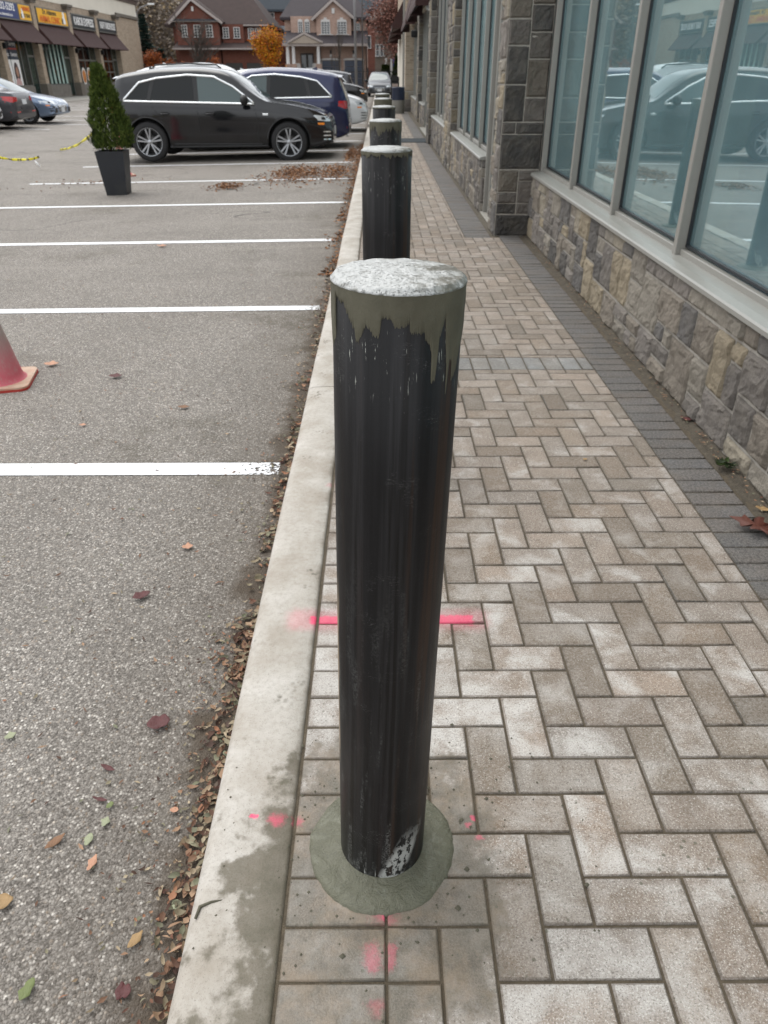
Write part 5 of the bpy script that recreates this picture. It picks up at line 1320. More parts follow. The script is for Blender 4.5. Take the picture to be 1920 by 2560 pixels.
g = MB(); g.prism([(84.5, Zp(290)), (85.0, Zp(290)), (85.0, Zp(262))], 'x', X_(190), X_(810)); H.part('pent_roof', g, m_rblue)
g = MB(); g.box(X_(825), X_(1480), 85.72, 85.79, Zp(352), Zp(332)); H.part('gutter', g, m_trim)
for a_, b_ in ((300, 360), (468, 545), (635, 712)): H.win(S(a_), S(b_), T(352), T(510), 0, False, (2,4))
for a_, b_ in ((848, 918), (1000, 1072)): H.win(S(a_), S(b_), T(380), T(520), .7, False, (2,4))
for a_, b_ in ((1190, 1258), (1290, 1360)): H.win(S(a_), S(b_), T(388), T(525), 1.2, False, (2,4))
g = MB(); g.box(X_(458), X_(485), 84.9, 85.02, Zp(155), Zp(90)); H.part('keystone', g, m_wtrim)
for a_, b_ in ((870, 1100), (1160, 1400)):
    g = MB(); g.box(X_(a_), X_(b_), 84.7, 84.79, GZ, Zp(872)); H.part('garage_door', g, m_doorm)
# houses behind
def back_house(name, label, px0, px1, Y, pye, wallm, roofm, rh, wins, S=lambda v: v):
    H = House(name, label, ((at(px0, 50, Y)[0]+at(px1, 50, Y)[0])/2, Y+4, 0), Y)
    g = MB(); x0, x1 = H.X(px0), H.X(px1); ze = H.Z(pye); g.box(x0, x1, Y, Y+9, GZ, ze); H.part('wall', g, wallm)
    g = MB(); w_ = x1-x0; hip(g, x0, x1, Y, Y+9, ze+.2, x0+w_*.3, x1-w_*.3, Y+4.5, ze+rh); H.part('roof', g, roofm)
    for a_, b_, c, d in wins: H.win(a_, b_, c, d, 0, False, (2,1))
    return H
back_house('blue_roofed_house', 'red brick house under a blue-grey roof, behind the gap between the front houses', 560, 1012, 104, 29, m_bred, m_rblue, 5.4, [(669, 686, 33, 50), (912, 927, 36, 53), (912, 926, 90, 120), (636, 650, 33, 48)])
H = House('balcony_porch', 'dark porch with a small blue-grey roof between the red and the pink house', (at(685, 90, 99)[0], 100, 0), 99)
g = MB(); g.prism([(98.6, H.Z(78)), (101, H.Z(78)), (101, H.Z(62))], 'x', H.X(668), H.X(712)); H.part('roof', g, m_rblue)
g = MB(); g.box(H.X(670), H.X(711), 98.9, 101, GZ, H.Z(104)); g.box(H.X(670), H.X(675), 98.9, 99.1, H.Z(104), H.Z(78)); g.box(H.X(705), H.X(710), 98.9, 99.1, H.Z(104), H.Z(78)); H.part('porch_body', g, m_bred)
H = House('taupe_brick_house', 'taupe brick house seen side-on behind the orange tree at the end of the sidewalk', (at(975, 90, 78)[0]+1, 84, 0), 80)
g = MB(); x0, x1 = H.X(937), H.X(1040); g.box(x0, x1, 80, 92, GZ, H.Z(46)); H.part('wall', g, m_bgrey)
g = MB(); hip(g, x0, x1, 80, 92, H.Z(46), x0+2.6, x1-1.2, 86, H.Z(46)+3.6); H.part('roof', g, M('grey_shingles', lin('#8a8078', .6), .9, scale=2, var=.15))
g = MB(); g.box(H.X(972), x1, 78.6, 79.99, H.Z(105), H.Z(92)); g.box(H.X(972), H.X(980), 78.7, 78.9, GZ, H.Z(105)); H.part('porch_roof', g, m_bgrey)
for a_, b_ in ((940, 947), (951, 958)): H.win(a_, b_, 52, 78, 0, False, (1,2)); H.win(a_, b_, 112, 140, 0, False, (1,2))
for k in range(2): 
    g = MB(); g.box(H.X(962+14*k), H.X(967+14*k), 78.65, 78.75, GZ, H.Z(146)); H.part('porch_post', g, m_wtrim)
g = MB(); g.box(H.X(982), H.X(1002), 78.6, 78.64, H.Z(170), H.Z(146)); H.part('blue_panel', g, M('blue_bin_panel', lin('#3a4a94', .8), .5))
# stone gate pillar beside the path
gp = thing('stone_gate_pillar', 'low pale stone pillar with a cap beside the iron fence', 'pillar', (at(1007, 200, 66)[0], 66, GZ))
g = MB(); g.box(-.38, .38, -.38, .38, 0, 2.6, .02); g.build('shaft', M('pale_ashlar', lin('#b6ada0', .62), .9, scale=3, var=.25, bump=.6, bscale=12), gp)
g = MB(); g.box(-.46, .46, -.46, .46, 2.601, 2.78, .03); g.build('cap', m_conc, gp)

# iron fence
fx = thing('iron_fence', 'black iron picket fence behind the grey car at the end of the lot', 'fence', (-1, 71, GZ))
g = MB()
for z in (.15, 1.55): g.box(-6, 3.1, -.02, .02, z, z+.04)
for k in range(70): x = -6+9.1*k/69; g.box(x-.011, x+.011, -.0111, .0111, .0, 1.75)
g.build('railing', m_blackm, fx)
for x in (-6, -3, 0, 3):
    g = MB(); g.box(x-.04, x+.04, -.04, .04, 0, 1.85); g.build('fence_post', m_blackm, fx)
# lamp posts
def post(name, label, px0, py0, px1, py1, Y, r, mat_, top=9.0):
    x0, _ = at(px1, py1, Y); x1, z1 = at(px0, py0, Y); o = thing(name, label, 'lamp post', (x0, Y, GZ))
    dx = (x1-x0); k = (top-GZ)/(z1-GZ)*1.0
    g = MB(); g.smooth = True; g.tube([(0,0,0), (dx*k*.5, 0, (top-GZ)*.5), (dx*k, 0, top-GZ)], [r, r*.9, r*.7], 12); g.build('pole', mat_, o)
    g = MB(); g.smooth = True; g.lathe([(r*2, 0), (r*2, .12), (r*1.2, .3)], 12, 'z'); g.build('base', mat_, o)
    g = MB(); g.smooth = True; g.tube([(dx*k, 0, top-GZ-.05), (dx*k+.1, 0, top-GZ+.5), (dx*k-1.6, 0, top-GZ+.9)], .04, 8); a_ = g.build('arm', mat_, o)
    g = MB(); g.box(dx*k-2.2, dx*k-1.55, -.14, .14, top-GZ+.83, top-GZ+.97, .03); g.build('lamp_head', m_sfr, a_)
m_galv = M('galvanised_pole', lin('#8d8c8d', .7), .5, metal=.3)
post('lamp_post', 'thick grey lamp post in front of the pink house', 886, 0, 891, 215, 55, .09, m_galv)
post('lamp_post', 'thin dark post at the right corner of the pink house', 905, 0, 907, 215, 62, .055, M('dark_pole', lin('#46413f', .7), .6))
o = thing('street_light', 'slim grey cobra-head street light by the woods above the shops', 'street light', (at(344, 60, 96)[0], 96, GZ))
g = MB(); g.smooth = True; zt_ = at(344, 32, 96)[1]-GZ; g.tube([(0,0,0), (0,0,zt_*.6), (0,0,zt_)], [.12,.09,.07], 8); g.tube([(0,0,zt_-.05), (.6,0,zt_+.5), (1.5,0,zt_+.75)], .05, 6); g.build('pole', m_galv, o)
g = MB(); g.box(1.4, 2.1, -.12, .12, zt_+.70, zt_+.84, .03); g.build('lamp_head', m_lampw, o)

# ================================================================== VEGETATION
def leaf_mat(name, cols, rough=.7):
    nb = NB(name); r = nb.attr('Col')['Color']; cs = nb.n('SeparateColor'); nb.val(cs.inputs[0], r)
    c = nb.ramp(cs.outputs[0], [(i/(len(cols)-1), lin(h, .8)) for i, h in enumerate(cols)])
    n = nb.noise(60, 3); c = nb.mix(nb.rng(n, .3, .7, 0, .35), c, nb.mix(.6, c, lin('#2a1c12', .8)))
    return nb.done(c, rough, None, None, .3)
m_bark = M('grey_bark', lin('#5f564e', .6), .95, scale=12, var=.25, bump=.6, bscale=40)
m_barkd = M('brown_bark', lin('#4a3a30', .6), .95, scale=12, var=.25, bump=.6, bscale=40)
def limbs(g, rr, base, h, r, spread=.55, lv=3, n=6, up=.35, lean=(0,0)):
    tips = []
    def grow(p, d, l, r_, k):
        pts = [Vector(p)]; q = Vector(p); dd = Vector(d)
        for i in range(4):
            dd = (dd+Vector((rr.uniform(-1,1), rr.uniform(-1,1), rr.uniform(-.3,1)*up))*.13).normalized(); q = q+dd*l/4; pts.append(q.copy())
        g.tube(pts, [r_*(1-.16*i) for i in range(5)], 6 if k == lv else 4 if k > 1 else 3, cap=(k < 2))
        tips.append((pts[-1], k)); tips.append((pts[2], k))
        if k > 0:
            for j in range(n if k == lv else max(2, n-2)):
                t = rr.uniform(.3 if k == lv else .15, 1); pp = pts[min(4, int(t*4)+0)]
                a_ = rr.uniform(0, 2*PI); s_ = spread*rr.uniform(.7, 1.4)
                nd = (dd+Vector((math.cos(a_), math.sin(a_), up))*s_).normalized()
                grow(pp, nd, l*rr.uniform(.45, .68), r_*.45, k-1)
    grow(base, Vector((lean[0], lean[1], 1)).normalized(), h*.55, r, lv)
    return tips
def leaves(g, rr, centres, size, per, spread, flat=.4):
    for c, k in centres:
        for _ in range(per):
            p = c+Vector((rr.gauss(0, spread), rr.gauss(0, spread), rr.gauss(0, spread)))
            s_ = size*rr.uniform(.6, 1.3); a_ = Vector((rr.uniform(-1,1), rr.uniform(-1,1), rr.uniform(-1,1)*flat)).normalized(); b_ = a_.cross(Vector((rr.uniform(-1,1), rr.uniform(-1,1), rr.uniform(-1,1)))).normalized()
            q = rr.random(); g.col = (q, 0, 0)
            g.poly([p-a_*s_, p-b_*s_*.55, p+a_*s_, p+b_*s_*.55])
    g.col = None
def tree(name, label, cat, x, y, h, leafm, seed, n=6, per=10, size=.10, spr=.35, barkm=m_bark, r=None, spread=.6, lv=3, lean=(0,0), group=None, ground=GZ):
    rr = random.Random(seed); o = thing(name, label, cat, (x, y, ground), 0, group)
    g = MB(); g.smooth = True; tips = limbs(g, rr, (0,0,0), h, r or h*.018, spread, lv, n, lean=lean); g.build('trunk', barkm, o)
    if leafm and per:
        g = MB(); leaves(g, rr, [t for t in tips if t[1] <= lv-1], size, per, spr); g.build('crown', leafm, o)
    return o
m_lyel = leaf_mat('yellow_orange_leaves', ['#7a5a12', '#c58a12', '#e0a21c', '#d9781a', '#c2551c']); m_lor = leaf_mat('rust_orange_leaves', ['#5f3018', '#a85a28', '#c06c30', '#9a4a24'])
m_lred = leaf_mat('dusty_red_leaves', ['#6a463c', '#96665a', '#a87c6c', '#80564a']); m_lgrn = leaf_mat('mixed_green_leaves', ['#1f2b16', '#33451f', '#46592a'])
xz = at(672, 110, 78); tree('maple_tree', 'bright yellow and orange tree between the red and the pink house', 'tree', xz[0], 78, 5.9, m_lyel, 3, n=7, per=16, size=.085, spr=.26, spread=.62)
xz = at(485, 100, 76); tree('bare_tree', 'leafless spreading grey tree in front of the red brick house', 'tree', xz[0], 76, 7.2, None, 8, n=9, spread=.95, r=.17)
tree('bare_tree', 'slender leafless tree in front of the pink house garage', 'tree', at(845, 100, 76)[0], 76, 6.6, None, 19, n=7, spread=.30, r=.07)
xz = at(1012, 80, 74); tree('red_tree', 'dusty red-leaved tree beside the far end of the storefront', 'tree', xz[0], 74, 10.5, m_lred, 12, n=8, per=22, size=.10, spr=.45, spread=.6)
for i, (px, Y, h, lb) in enumerate(((378, 80, 3.9, 'small rust-orange tree at the corner of the shop row'), (420, 79, 3.0, 'short orange shrub tree left of the bare tree'), (468, 78, 2.5, 'low rust-leaved shrub tree under the bare tree'), (530, 78, 3.1, 'low orange-leaved shrub tree right of the bare tree'))):
    tree('orange_shrub_tree', lb, 'tree', at(px, 150, Y)[0], Y, h, m_lor, 30+i, n=6, per=16, size=.075, spr=.17, spread=.42, group='rust-orange shrub trees before the red house')
# spruce
def spruce(x, y, h, seed, label, name='spruce_tree', mat_=None, wd=.27):
    rr = random.Random(seed); o = thing(name, label, 'tree', (x, y, GZ)); g = MB(); g.smooth = True; g.tube([(0,0,0),(0,0,h*.5),(0,0,h*.98)], [h*.018,h*.01,.01], 8); g.build('trunk', m_barkd, o)
    g = MB(); z = .25
    while z < h*.99:
        R_ = (h-z)*wd+.06
        for k in range(11):
            a_ = rr.uniform(0, 2*PI); rl = R_*rr.uniform(.7, 1.1); droop = rr.uniform(.12, .3)
            for q in range(9):
                f = (q+.5)/9; c = Vector((math.cos(a_)*rl*f, math.sin(a_)*rl*f, z-droop*rl*f+.05*f))
                for s_ in range(3):
                    d = Vector((math.cos(a_+rr.uniform(-1.1,1.1)), math.sin(a_+rr.uniform(-1.1,1.1)), rr.uniform(-.35,.2))).normalized(); l = .36*(1.15-f*.5); n_ = d.cross(Vector((rr.uniform(-.4,.4), rr.uniform(-.4,.4), 1))).normalized()*.085
                    g.col = (rr.random(), 0, 0); g.poly([c-n_, c+d*l*.5-n_*1.3, c+d*l, c+n_])
        z += h*.035
    g.build('crown', mat_ or m_spr, o); return o
m_spr = leaf_mat('blue_green_needles', ['#22332e', '#345048', '#4a6a60', '#5b7a70'])
spruce(at(362, 100, 83)[0], 83, 6.2, 4, 'blue-green spruce at the far corner of the shop row', wd=.30)
spruce(at(398, 100, 84)[0], 84, 3.4, 5, 'dark low spruce left of the red brick house', wd=.36)
m_thu = leaf_mat('thuja_scales', ['#1e280b', '#324413', '#455a1b', '#5a6c27', '#6f7b35'])
for px, Y, h in ((997, 72.5, 2.9), (964, 73, 2.1)): 
    spruce(at(px, 150, Y)[0], Y, h, int(px), 'round-topped green shrub beside the iron fence' if px > 980 else 'small green shrub just left of the grey car roof', 'evergreen_shrub', m_thu, .30)

# wooded slope behind the shops and houses
m_hill = M('leaf_strewn_slope', lin('#7a6d5e', .5), .95, scale=.15, var=.3, bump=.5, bscale=2)
g = MB(); g.smooth = True
def hillP(u, v):
    x = -260+360*u; yv = 118+110*v; return (x, yv, -.3+(12+6*noise.noise(Vector((x*.01, 1, 0))))*(v**.8)*max(0, min(1, (60-x)/90))+1.0*noise.noise(Vector((x*.05, yv*.05, 2)))*v)
g.grid(hillP, 60, 14); tag(g.build('hill', m_hill), kind='structure')
rr = random.Random(5); gt = MB(); gl = MB()
for k in range(230):
    x = rr.uniform(-120, 30); y = rr.uniform(112, 160)
    if k % 3 == 0: x = rr.uniform(-75, -25); y = rr.uniform(104, 130)
    h = rr.uniform(11, 19)
    g0 = MB(); g0.smooth = True; lv = 2; tips = limbs(g0, rr, (0,0,0), h, h*.012, .42, lv, 9, up=.6)
    off = len(gt.v); gt.v += [(a_+x, b_+y, c+.2) for a_, b_, c in g0.v]; gt.f += [tuple(i+off for i in f) for f in g0.f]; gt.c += g0.c; gt.mi += g0.mi; gt.sm += g0.sm
    leaves(gl, rr, [(t[0]+Vector((x, y, .2)), t[1]) for t in tips], .24, 9 if rr.random() < .8 else 24, 1.1)
tag(gt.build('woodland_trunks', M('wood_grey_bark', lin('#9a8f84', .75), .95, scale=1, var=.25)), kind='stuff')
tag(gl.build('woodland_foliage', leaf_mat('late_autumn_twigs', ['#857a70', '#9a8f84', '#a3978a', '#b09a74', '#8d8278', '#a79c8c'])), kind='stuff')
# ================================================================== PLANTER, CONES, TAPE, LEAVES
px_, py_ = -3.98, 12.15; zg = lotz(px_)
pl = thing('planter', 'tall tapered dark planter box standing on the stall lines', 'planter', (px_, py_, zg), R(4))
def frus(g, w0, w1, z0, z1, inn=False):
    a_ = [(-w0,-w0,z0),(w0,-w0,z0),(w0,w0,z0),(-w0,w0,z0)]; b_ = [(-w1,-w1,z1),(w1,-w1,z1),(w1,w1,z1),(-w1,w1,z1)]
    for i in range(4):
        q = [a_[i], a_[(i+1)%4], b_[(i+1)%4], b_[i]]; g.poly(q[::-1] if inn else q)
    return a_, b_
g = MB(); a_, b_ = frus(g, .150, .205, 0, .60); g.poly(a_[::-1]); frus(g, .175, .185, .50, .60, True)
for i in range(4): 
    c_ = [(-.185,-.185,.6),(.185,-.185,.6),(.185,.185,.6),(-.185,.185,.6)]; g.poly([b_[i], b_[(i+1)%4], c_[(i+1)%4], c_[i]])
g.build('pot', M('charcoal_planter', lin('#1d2128', .8), .5, var=.15, scale=5, dirt=(lin('#5a5850', .6), .35)), pl)
g = MB(); g.poly([(-.178,-.178,.55),(.178,-.178,.55),(.178,.178,.55),(-.178,.178,.55)]); g.build('soil', M('potting_soil', lin('#3b3026', .7), .95, bump=.8, scale=30), pl)
th = thing('thuja', 'dense pointed green cedar shrub growing in the dark planter', 'shrub', (px_-.03, py_, zg+.55))
rr = random.Random(2); g = MB(); g.smooth = True
g.tube([(.02,0,-.02),(.0,0,.3),(.02,0,.8),(.02,0,1.05)], [.022,.018,.010,.004], 7)
for k in range(14):
    a_ = rr.uniform(0, 2*PI); g.tube([(0,0,.02+.01*k), (.08*math.cos(a_), .08*math.sin(a_), .12+.01*k), (.16*math.cos(a_), .16*math.sin(a_), .26)], [.007,.005,.002], 4)
g.build('trunk', m_barkd, th)
g = MB()
HH = 1.13
def prof(z):
    t = z/HH; return (.035+.30*math.sin(min(1, (t+.06)/.28)*PI/2)*(1-t)**.74 if t < 1 else 0)
for k in range(2300):
    z = HH*(rr.random()**1.15)*.91+.09; a_ = rr.uniform(0, 2*PI)
    R_ = prof(z)*(1+.18*noise.noise(Vector((math.cos(a_)*1.6, math.sin(a_)*1.6, z*5)))+.20*noise.noise(Vector((math.cos(a_)*5, math.sin(a_)*5, z*13))))
    rad = R_*(.55+.5*rr.random()**.5); cx = .03-.02*(z/HH)**1.6 + .05*(1-z/HH)
    base = Vector((cx+rad*math.cos(a_), rad*math.sin(a_), z))
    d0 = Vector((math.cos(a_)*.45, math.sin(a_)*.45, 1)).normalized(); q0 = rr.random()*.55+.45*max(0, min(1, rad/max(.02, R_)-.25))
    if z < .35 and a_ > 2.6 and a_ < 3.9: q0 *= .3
    for j in range(9):      # one fan of scale leaves
        d = (d0+Vector((rr.uniform(-.55,.55), rr.uniform(-.55,.55), rr.uniform(-.25,.3)))).normalized(); l = rr.uniform(.022, .050)
        s_ = d.cross(Vector((rr.uniform(-1,1), rr.uniform(-1,1), rr.uniform(-.3,.3)))).normalized()*rr.uniform(.0035,.007)
        c = base+Vector((rr.gauss(0,.012), rr.gauss(0,.012), rr.gauss(0,.016)))
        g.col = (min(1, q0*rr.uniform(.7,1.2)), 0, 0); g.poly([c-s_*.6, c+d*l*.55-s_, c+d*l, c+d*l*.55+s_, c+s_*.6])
for k in range(260):    # dead brown tips round the foot
    a_ = rr.uniform(0, 2*PI); r_ = rr.uniform(.03, .24); c = Vector((r_*math.cos(a_), r_*math.sin(a_), rr.uniform(.0, .16))); d = Vector((math.cos(a_), math.sin(a_), rr.uniform(-.2,.8))).normalized(); s_ = d.orthogonal().normalized()*.004; l = rr.uniform(.02,.05)
    g.col = (0, 0, 0); g.poly([c-s_, c+d*l, c+s_])
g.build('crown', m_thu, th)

# traffic cones
def cone_mat(name, base, pale):
    nb = NB(name); P = nb.obj(); x, y, z = nb.sep(P)
    f = nb.math('ADD', nb.rng(z, .05, .34), nb.math('MULTIPLY', nb.math('SUBTRACT', nb.noise(9, 4, vec=P), .5), .5))
    c = nb.mix(nb.rng(f, .1, .9), base, pale)
    sc = nb.noise(60, 4, .7, vec=nb.mapv(P, (1,1,.35))); c = nb.mix(nb.rng(sc, .5, .7, 0, .5), c, lin('#b8a8a0', .8))
    return nb.done(c, .6, nb.bump(sc, .3, .003), spec=.4)
m_conep = cone_mat('faded_pink_cone', lin('#cf6672', .80), lin('#b5a29c', .75)); m_coneb = M('pale_worn_cone_base', lin('#cfb39c', .75), .7, scale=22, var=.2, bump=.4, dirt=(lin('#cf7a5e', .75), .7)); m_conee = M('red_cone_edge', lin('#b53026', .8), .6)
def cone(x, y, label, rz=0, mp=m_conep):
    o = thing('traffic_cone', label, 'traffic cone', (x, y, lotz(x)), rz)
    b_ = .185; q = .05; pl_ = []
    for cx, cy, a0 in ((b_-q, -b_+q, -PI/2), (b_-q, b_-q, 0), (-b_+q, b_-q, PI/2), (-b_+q, -b_+q, PI)):
        for k in range(5): pl_.append((cx+q*math.cos(a0+PI/2*k/4), cy+q*math.sin(a0+PI/2*k/4)))
    g = MB(); g.prism(pl_, 'z', .002, .016); g.build('base_edge', m_conee, o)
    g = MB(); g.prism([(u*.985, v*.985) for u, v in pl_], 'z', .0161, .026); g.build('base', m_coneb, o)
    g = MB(); g.smooth = True; g.lathe([(.150,.026),(.138,.034),(.128,.06),(.095,.25),(.06,.45),(.035,.64),(.030,.70),(.024,.705),(.024,.66)], 40); g.build('cone_body', mp, o)
    return o
cone(-2.225, 4.10, 'faded pink cone with worn pale base, cut by the left edge of the picture', R(12))
cone(-4.63, 14.55, 'small pink cone mostly hidden behind the dark planter', R(30), cone_mat('pink_cone', lin('#e0566a', .85), lin('#dd8a8c', .85)))

# caution tape
nb = NB('yellow_caution_tape'); P = nb.attr('Col')['Color']; cs = nb.n('SeparateColor'); nb.val(cs.inputs[0], P)
st = nb.math('FRACT', nb.math('MULTIPLY', cs.outputs[0], 1.0)); n_ = nb.noise(38, 3)
msk = nb.math('MULTIPLY', nb.rng(nb.math('ABSOLUTE', nb.math('SUBTRACT', st, .5)), .20, .24, 1, 0), nb.rng(n_, .44, .5))
m_tape = nb.done(nb.mix(msk, lin('#f2e41c', .9), lin('#3a3413', .8)), .4)
def tape(name, label, pts, wd=.075):
    g = MB(); g.smooth = True; P_ = []
    for i in range(len(pts)-1):
        a_, b_ = Vector(pts[i]), Vector(pts[i+1])
        for k in range(12): P_.append(a_.lerp(b_, k/12))
    P_.append(Vector(pts[-1])); prev = None
    for i, p in enumerate(P_):
        tw = .9*math.sin(i*.21+.4)+.4*math.sin(i*.53); d = (P_[min(i+1, len(P_)-1)]-P_[max(0, i-1)]).normalized(); up = Vector((0, math.sin(tw)*.6, 1)).normalized(); up = (up-d*up.dot(d)).normalized()
        cur = (g.vert(p-up*wd/2*abs(math.cos(tw*.7))), g.vert(p+up*wd/2*abs(math.cos(tw*.7))))
        if prev: g.col = ((i % 9)/9., 0, 0); g.face((prev[0], cur[0], cur[1], prev[1]))
        prev = cur
    o = g.build(name, m_tape); md = o.modifiers.new('s', 'SOLIDIFY'); md.thickness = .0008
    return tag(o, label, 'caution tape')
def gpt(px, py, z=-.25):
    a_ = (px-960)/F; b_ = (1280-py)/F; f = cp+sp*b_; u = -sp+cp*b_; t = (z-CAMZ)/u
    return Vector(((a_*math.cos(YAW)+f*math.sin(YAW))*t, (f*math.cos(YAW)-a_*math.sin(YAW))*t, z))
x0, z0 = at(262, 303, 12.05); A_ = Vector((x0, 12.05, z0)); B_ = gpt(150, 374, -.20); 
tape('caution_tape', 'yellow caution tape hanging slack from the cedar shrub down towards the left', [A_.lerp(B_, t)-Vector((0, 0, .10*math.sin(PI*t))) for t in (0, .25, .5, .75, .9, 1)], .045)
q_ = [at(u, v, 15.6) for u, v in ((-60, 388), (0, 394), (30, 399), (62, 399), (84, 397), (98, 392))]
tape('caution_tape', 'yellow caution tape end sagging in from the left edge of the lot', [(a, 15.6, b) for a, b in q_], .045)
g = MB(); g.smooth = True; e0 = at(86, 401, 15.6); e1 = at(101, 417, 15.6); g.tube([(e0[0], 15.6, e0[1]), ((e0[0]+e1[0])/2, 15.6, (e0[1]+e1[1])/2), (e1[0], 15.6, max(e1[1], -.235))], [.010,.022,.012], 5)
tag(g.build('torn_tape_strip', m_wht), 'short white twisted tape scrap hanging at the end of the yellow tape', 'tape scrap')

# ------------------------------------------------------------------ leaves
def leaf(g, p, n_len, wd, rz, tilt, curl, q, q2=0, up=Vector((0,0,1)), seg=4):
    "folded, curled leaf blade"
    m = Matrix.Rotation(rz, 3, 'Z') @ Matrix.Rotation(tilt, 3, 'X')
    rows = []
    for i in range(seg+1):
        t = i/seg; w_ = wd*math.sin(PI*min(1, t*.94+.03))**.75*(1+.35*math.sin(q*97+t*9)*(len(g.v) % 2 == 0)); x = (t-.5)*n_len; z = curl*n_len*((t-.5)**2)*4*.5
        rows.append([g.vert(Vector(p)+m @ Vector((x, s_*w_/2, z+abs(s_)*w_*.22))) for s_ in (-1, 0, 1)])
    g.col = (q, q2, 0)
    for A, B in zip(rows, rows[1:]):
        for k in range(2): g.face((A[k], B[k], B[k+1], A[k+1]))
m_litter = leaf_mat('dead_leaves', ['#3e2c24', '#5d4336', '#80604c', '#a5846a', '#75705a', '#b5a288', '#868970', '#553c38', '#a8775a', '#c3b498'], .75)
m_rust = leaf_mat('rust_litter', ['#6a4a36', '#92684a', '#b08058', '#7c5a44'], .8)
rr = random.Random(77); g = MB(); g.smooth = True
def lit(n, y0, y1, w0, size, pile=.05, pw=2.0):
    for _ in range(n):
        y = rr.uniform(y0, y1); 
        if noise.noise(Vector((y*2.2, 4, 0))) < rr.uniform(-.75, .25): continue
        d = w0*abs(rr.gauss(0, .5))*(1+.5*noise.noise(Vector((y*1.3, 9, 0)))); x = -.395-d
        z = lotz(x)+.006+max(0, rr.random()*pile*max(0, 1-d/w0))
        leaf(g, (x, y, z), size*rr.uniform(.5, 1.25), size*rr.uniform(.28, .6), rr.uniform(0, 6.28), rr.uniform(-.7, .7), rr.uniform(-.5, .9), rr.random())
lit(600, .25, 1.9, .07, .026, .02); lit(900, .25, 1.9, .17, .012, .004); lit(330, 1.6, 3.4, .06, .032, .016); lit(500, 1.6, 7, .16, .018, .004); lit(240, 3.3, 7, .07, .035, .010)
tag(g.build('gutter_leaf_litter', m_litter), kind='stuff')
g = MB(); g.smooth = True
lit(900, 6.5, 20, .13, .05, .02)
for (cx, cy, sx, sy, n) in ((-1.45, 14.1, .55, 1.3, 1200), (-2.42, 12.6, .30, .35, 230), (-.75, 14.2, .3, 1.3, 500), (-.6, 17.5, .16, 1.6, 500), (-4.9, 13.6, .9, .5, 50), (-7.5, 13.0, 1.6, .5, 90)):
    for _ in range(n):
        x = cx+rr.gauss(0, sx*.5); y = cy+rr.gauss(0, sy*.5); f = math.exp(-((x-cx)/sx)**2-((y-cy)/sy)**2)
        leaf(g, (min(x, -.40), y, lotz(x)+.006+rr.random()*.06*f*(n > 100)), .055*rr.uniform(.5,1.2), .026*rr.uniform(.6,1.2), rr.uniform(0, 6.28), rr.uniform(-.8,.8), rr.uniform(-.4,.9), rr.random(), seg=3)
tag(g.build('leaf_pile_litter', m_rust), kind='stuff')
g = MB(); g.smooth = True       # small crumbs and needles all over the lot
for _ in range(1500):
    y = .2+6.5*rr.random()**1.3; x = -.40-rr.random()**1.5*3.2
    leaf(g, (x, y, lotz(x)+.005), rr.uniform(.008, .026), rr.uniform(.003, .010), rr.uniform(0, 6.28), rr.uniform(-.4,.4), rr.uniform(-.2,.6), rr.random(), seg=2)
for _ in range(500):
    y = rr.uniform(.2, 9); x = 1.40+.05*rr.random(); leaf(g, (x, y, .012), rr.uniform(.008,.02), rr.uniform(.004,.010), rr.uniform(0,6.28), 0, .3, rr.random(), seg=2)
tag(g.build('fine_leaf_crumbs', m_litter), kind='stuff')
def ground_pt(px, py, z=0):
    a_ = (px-960)/F; b_ = (1280-py)/F; f = cp+sp*b_; u = -sp+cp*b_; x = a_*math.cos(YAW)+f*math.sin(YAW); y = f*math.cos(YAW)-a_*math.sin(YAW)
    for _ in range(6):
        t = (z-CAMZ)/u; X = x*t; z2 = lotz(X) if X < -.38 else z
        if abs(z2-z) < 1e-5: break
        z = z2
    return X, y*t, z
def one_leaf(px, py, ln, wd, rz, col, label, curl=.25, tilt=.1):
    x, y, z = ground_pt(px, py); g = MB(); g.smooth = True; leaf(g, (0,0,.006+abs(tilt)*wd*.4), ln, wd, R(rz), tilt, curl, rr.random(), seg=7)
    q = g.build('fallen_leaf', col); q.location = (x, y, z); q.modifiers.new('s', 'SOLIDIFY').thickness = .0006
    return tag(q, label, 'fallen leaf', 'single fallen leaves on the ground')
def lcol(name, h): return M(name, lin(h, .8), .6, scale=60, var=.2, bump=.3, bscale=120)
ly, lg, lr, lb, lp, lt = lcol('leaf_yellow_brown', '#a98a5e'), lcol('leaf_green', '#77824f'), lcol('leaf_maroon', '#5c2c2c'), lcol('leaf_brown', '#8a6548'), lcol('leaf_peach', '#c9977a'), lcol('leaf_pale_green', '#a3a888')
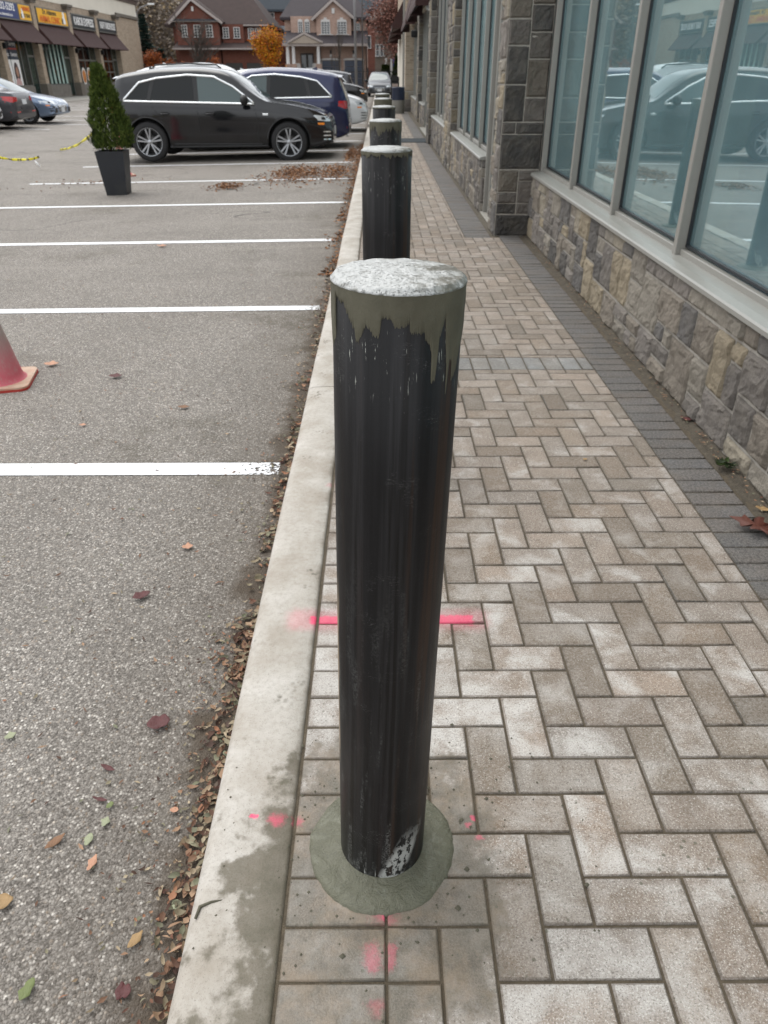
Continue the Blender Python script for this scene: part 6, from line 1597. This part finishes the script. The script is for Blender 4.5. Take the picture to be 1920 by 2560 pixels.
for a_ in ((10, 2262, .042, .034, 20, ly, 'spotted yellow-brown oval leaf at the left edge near the bottom'), (70, 2480, .042, .022, 75, lg, 'smooth green oval leaf near the bottom left corner'), (265, 2060, .026, .018, 80, lt, 'pale oval leaf right of the purple-tailed leaf on the asphalt'),
    (272, 1925, .045, .012, -25, lr, 'narrow maroon leaf with an orange tip on the asphalt'), (252, 2003, .040, .009, -15, lr, 'thin purple leaf lying on top of a small green one'), (276, 2018, .020, .014, 60, lg, 'small bright green leaf under the thin purple leaf'),
    (223, 2105, .032, .018, 85, lt, 'grey-green oval leaf beside a dark stain on the asphalt'), (232, 2163, .040, .016, 80, lp, 'peach and tan leaf standing on edge in the lower left'), (140, 2110, .050, .018, 50, lb, 'long crumpled tan leaf in the lower left of the asphalt'),
    (437, 2030, .020, .015, 0, lp, 'peach round leaf beside the gutter litter'), (444, 2268, .028, .018, -40, lt, 'blue-green oval leaf at the edge of the gutter litter'), (340, 2355, .040, .018, 60, ly, 'yellow-brown leaf in the bottom part of the gutter'),
    (470, 1372, .040, .030, 15, lp, 'pale peach round leaf on the asphalt above the maroon leaf'), (355, 1495, .060, .035, 35, lr, 'large maroon leaf on the asphalt left of the kerb'), (28, 1845, .030, .020, 40, lt, 'pale green leaf near the left edge'),
    (398, 1815, .060, .048, 20, lr, 'faded maroon lobed leaf on the asphalt midway to the kerb'), (208, 1066, .035, .020, 5, lp, 'orange-tan leaf just above the thick white line'), (290, 945, .075, .045, 5, lr, 'curled reddish leaf between the first two white lines'),
    (130, 915, .085, .05, 10, lp, 'pink-brown lobed leaf right of the cone'), (460, 1022, .06, .03, 0, lb, 'brown broken leaf in the middle of the first stall'), (405, 618, .10, .05, 0, lp, 'small tan leaf near the third white line'),
    (310, 2485, .03, .03, 0, lr, 'round purple-brown leaf in the gutter at the bottom'), (1715, 1052, .06, .025, -40, lr, 'reddish curled leaf in the soil at the foot of the stone wall'), (1462, 1152, .020, .013, 20, ly, 'tiny orange leaf on the herringbone pavers'),
    (1905, 1278, .05, .025, -35, ly, 'orange-brown leaf against the wall at the right edge')):
    one_leaf(*a_)
# brown oak leaf at the right edge: lobed outline
x, y, z = ground_pt(1890, 1330); o = MB(); o.smooth = True
out = [(-.10,.0),(-.06,.012),(-.055,.04),(-.03,.018),(-.01,.05),(.01,.055),(.012,.02),(.04,.045),(.06,.04),(.05,.015),(.09,.012),(.105,-.005),(.06,-.012),(.07,-.045),(.04,-.04),(.02,-.018),(.0,-.05),(-.02,-.05),(-.015,-.015),(-.05,-.03),(-.06,-.01)]
c0 = o.vert((0,0,.02)); vs = [o.vert((u, v, .012+.022*abs(math.sin(u*40+v*30)))) for u, v in out]
for i in range(len(vs)): o.face((c0, vs[i], vs[(i+1)%len(vs)]))
q = o.build('oak_leaf', lcol('leaf_dark_red_brown', '#5e2f20')); q.location = (x, y, .004); q.rotation_euler = (0,0,R(-35)); q.modifiers.new('s', 'SOLIDIFY').thickness = .0008
tag(q, 'large dark red-brown lobed leaf on the border pavers at the right edge', 'oak leaf')
# weed at the wall foot
x, y, z = 1.405, ground_pt(1830, 1175)[1], 0
g = MB(); g.smooth = True
for k in range(16):
    a_ = rr.uniform(0, 6.28); leaf(g, (.022*math.cos(a_), .022*math.sin(a_), .012+.012*rr.random()), .045, .016, a_, rr.uniform(-.3,.3), .5, rr.random())
q = g.build('weed', m_lgrn); q.location = (x, y, .006); tag(q, 'small green weed sprouting in the soil at the wall foot', 'weed')
# kerb crack filled with grout: raised worm of mortar across the front arris
g = MB(); g.smooth = True
pts = [ground_pt(470, 2296), ground_pt(500, 2268), ground_pt(528, 2256), ground_pt(560, 2250)]
g.tube([(max(p[0], -.36), p[1], (-.001, .0015, .001, -.0005)[i]) for i, p in enumerate(pts)], [.0025, .0035, .003, .002], 6); 
tag(g.build('mortar_bead', m_grout), 'grey ragged mortar bead across the kerb joint near the bollard', 'mortar bead')
# grout crumbs lying round the bollard
g = MB(); g.smooth = True
for _ in range(260):
    a_ = rr.uniform(0, 2*PI); r_ = .16+.26*rr.random()**1.5; x = BX+r_*math.cos(a_)*1.1; y = BY+r_*math.sin(a_)
    s_ = rr.uniform(.0012, .0045)*(1 if rr.random() < .93 else 1.8); zz = .001
    if x < -.36: continue
    i0 = len(g.v); P8 = [g.vert((x+s_*dx*rr.uniform(.6,1), y+s_*dy*rr.uniform(.6,1), zz+s_*dz*.6)) for dx, dy, dz in ((1,0,0),(0,1,0),(-1,0,0),(0,-1,0),(.3,.3,1),(-.3,-.2,1))]
    for f_ in ((0,1,4),(1,2,5),(1,5,4),(2,3,5),(3,0,4),(3,4,5)): g.face([P8[k] for k in f_])
tag(g.build('grout_crumbs', m_grout), kind='stuff')
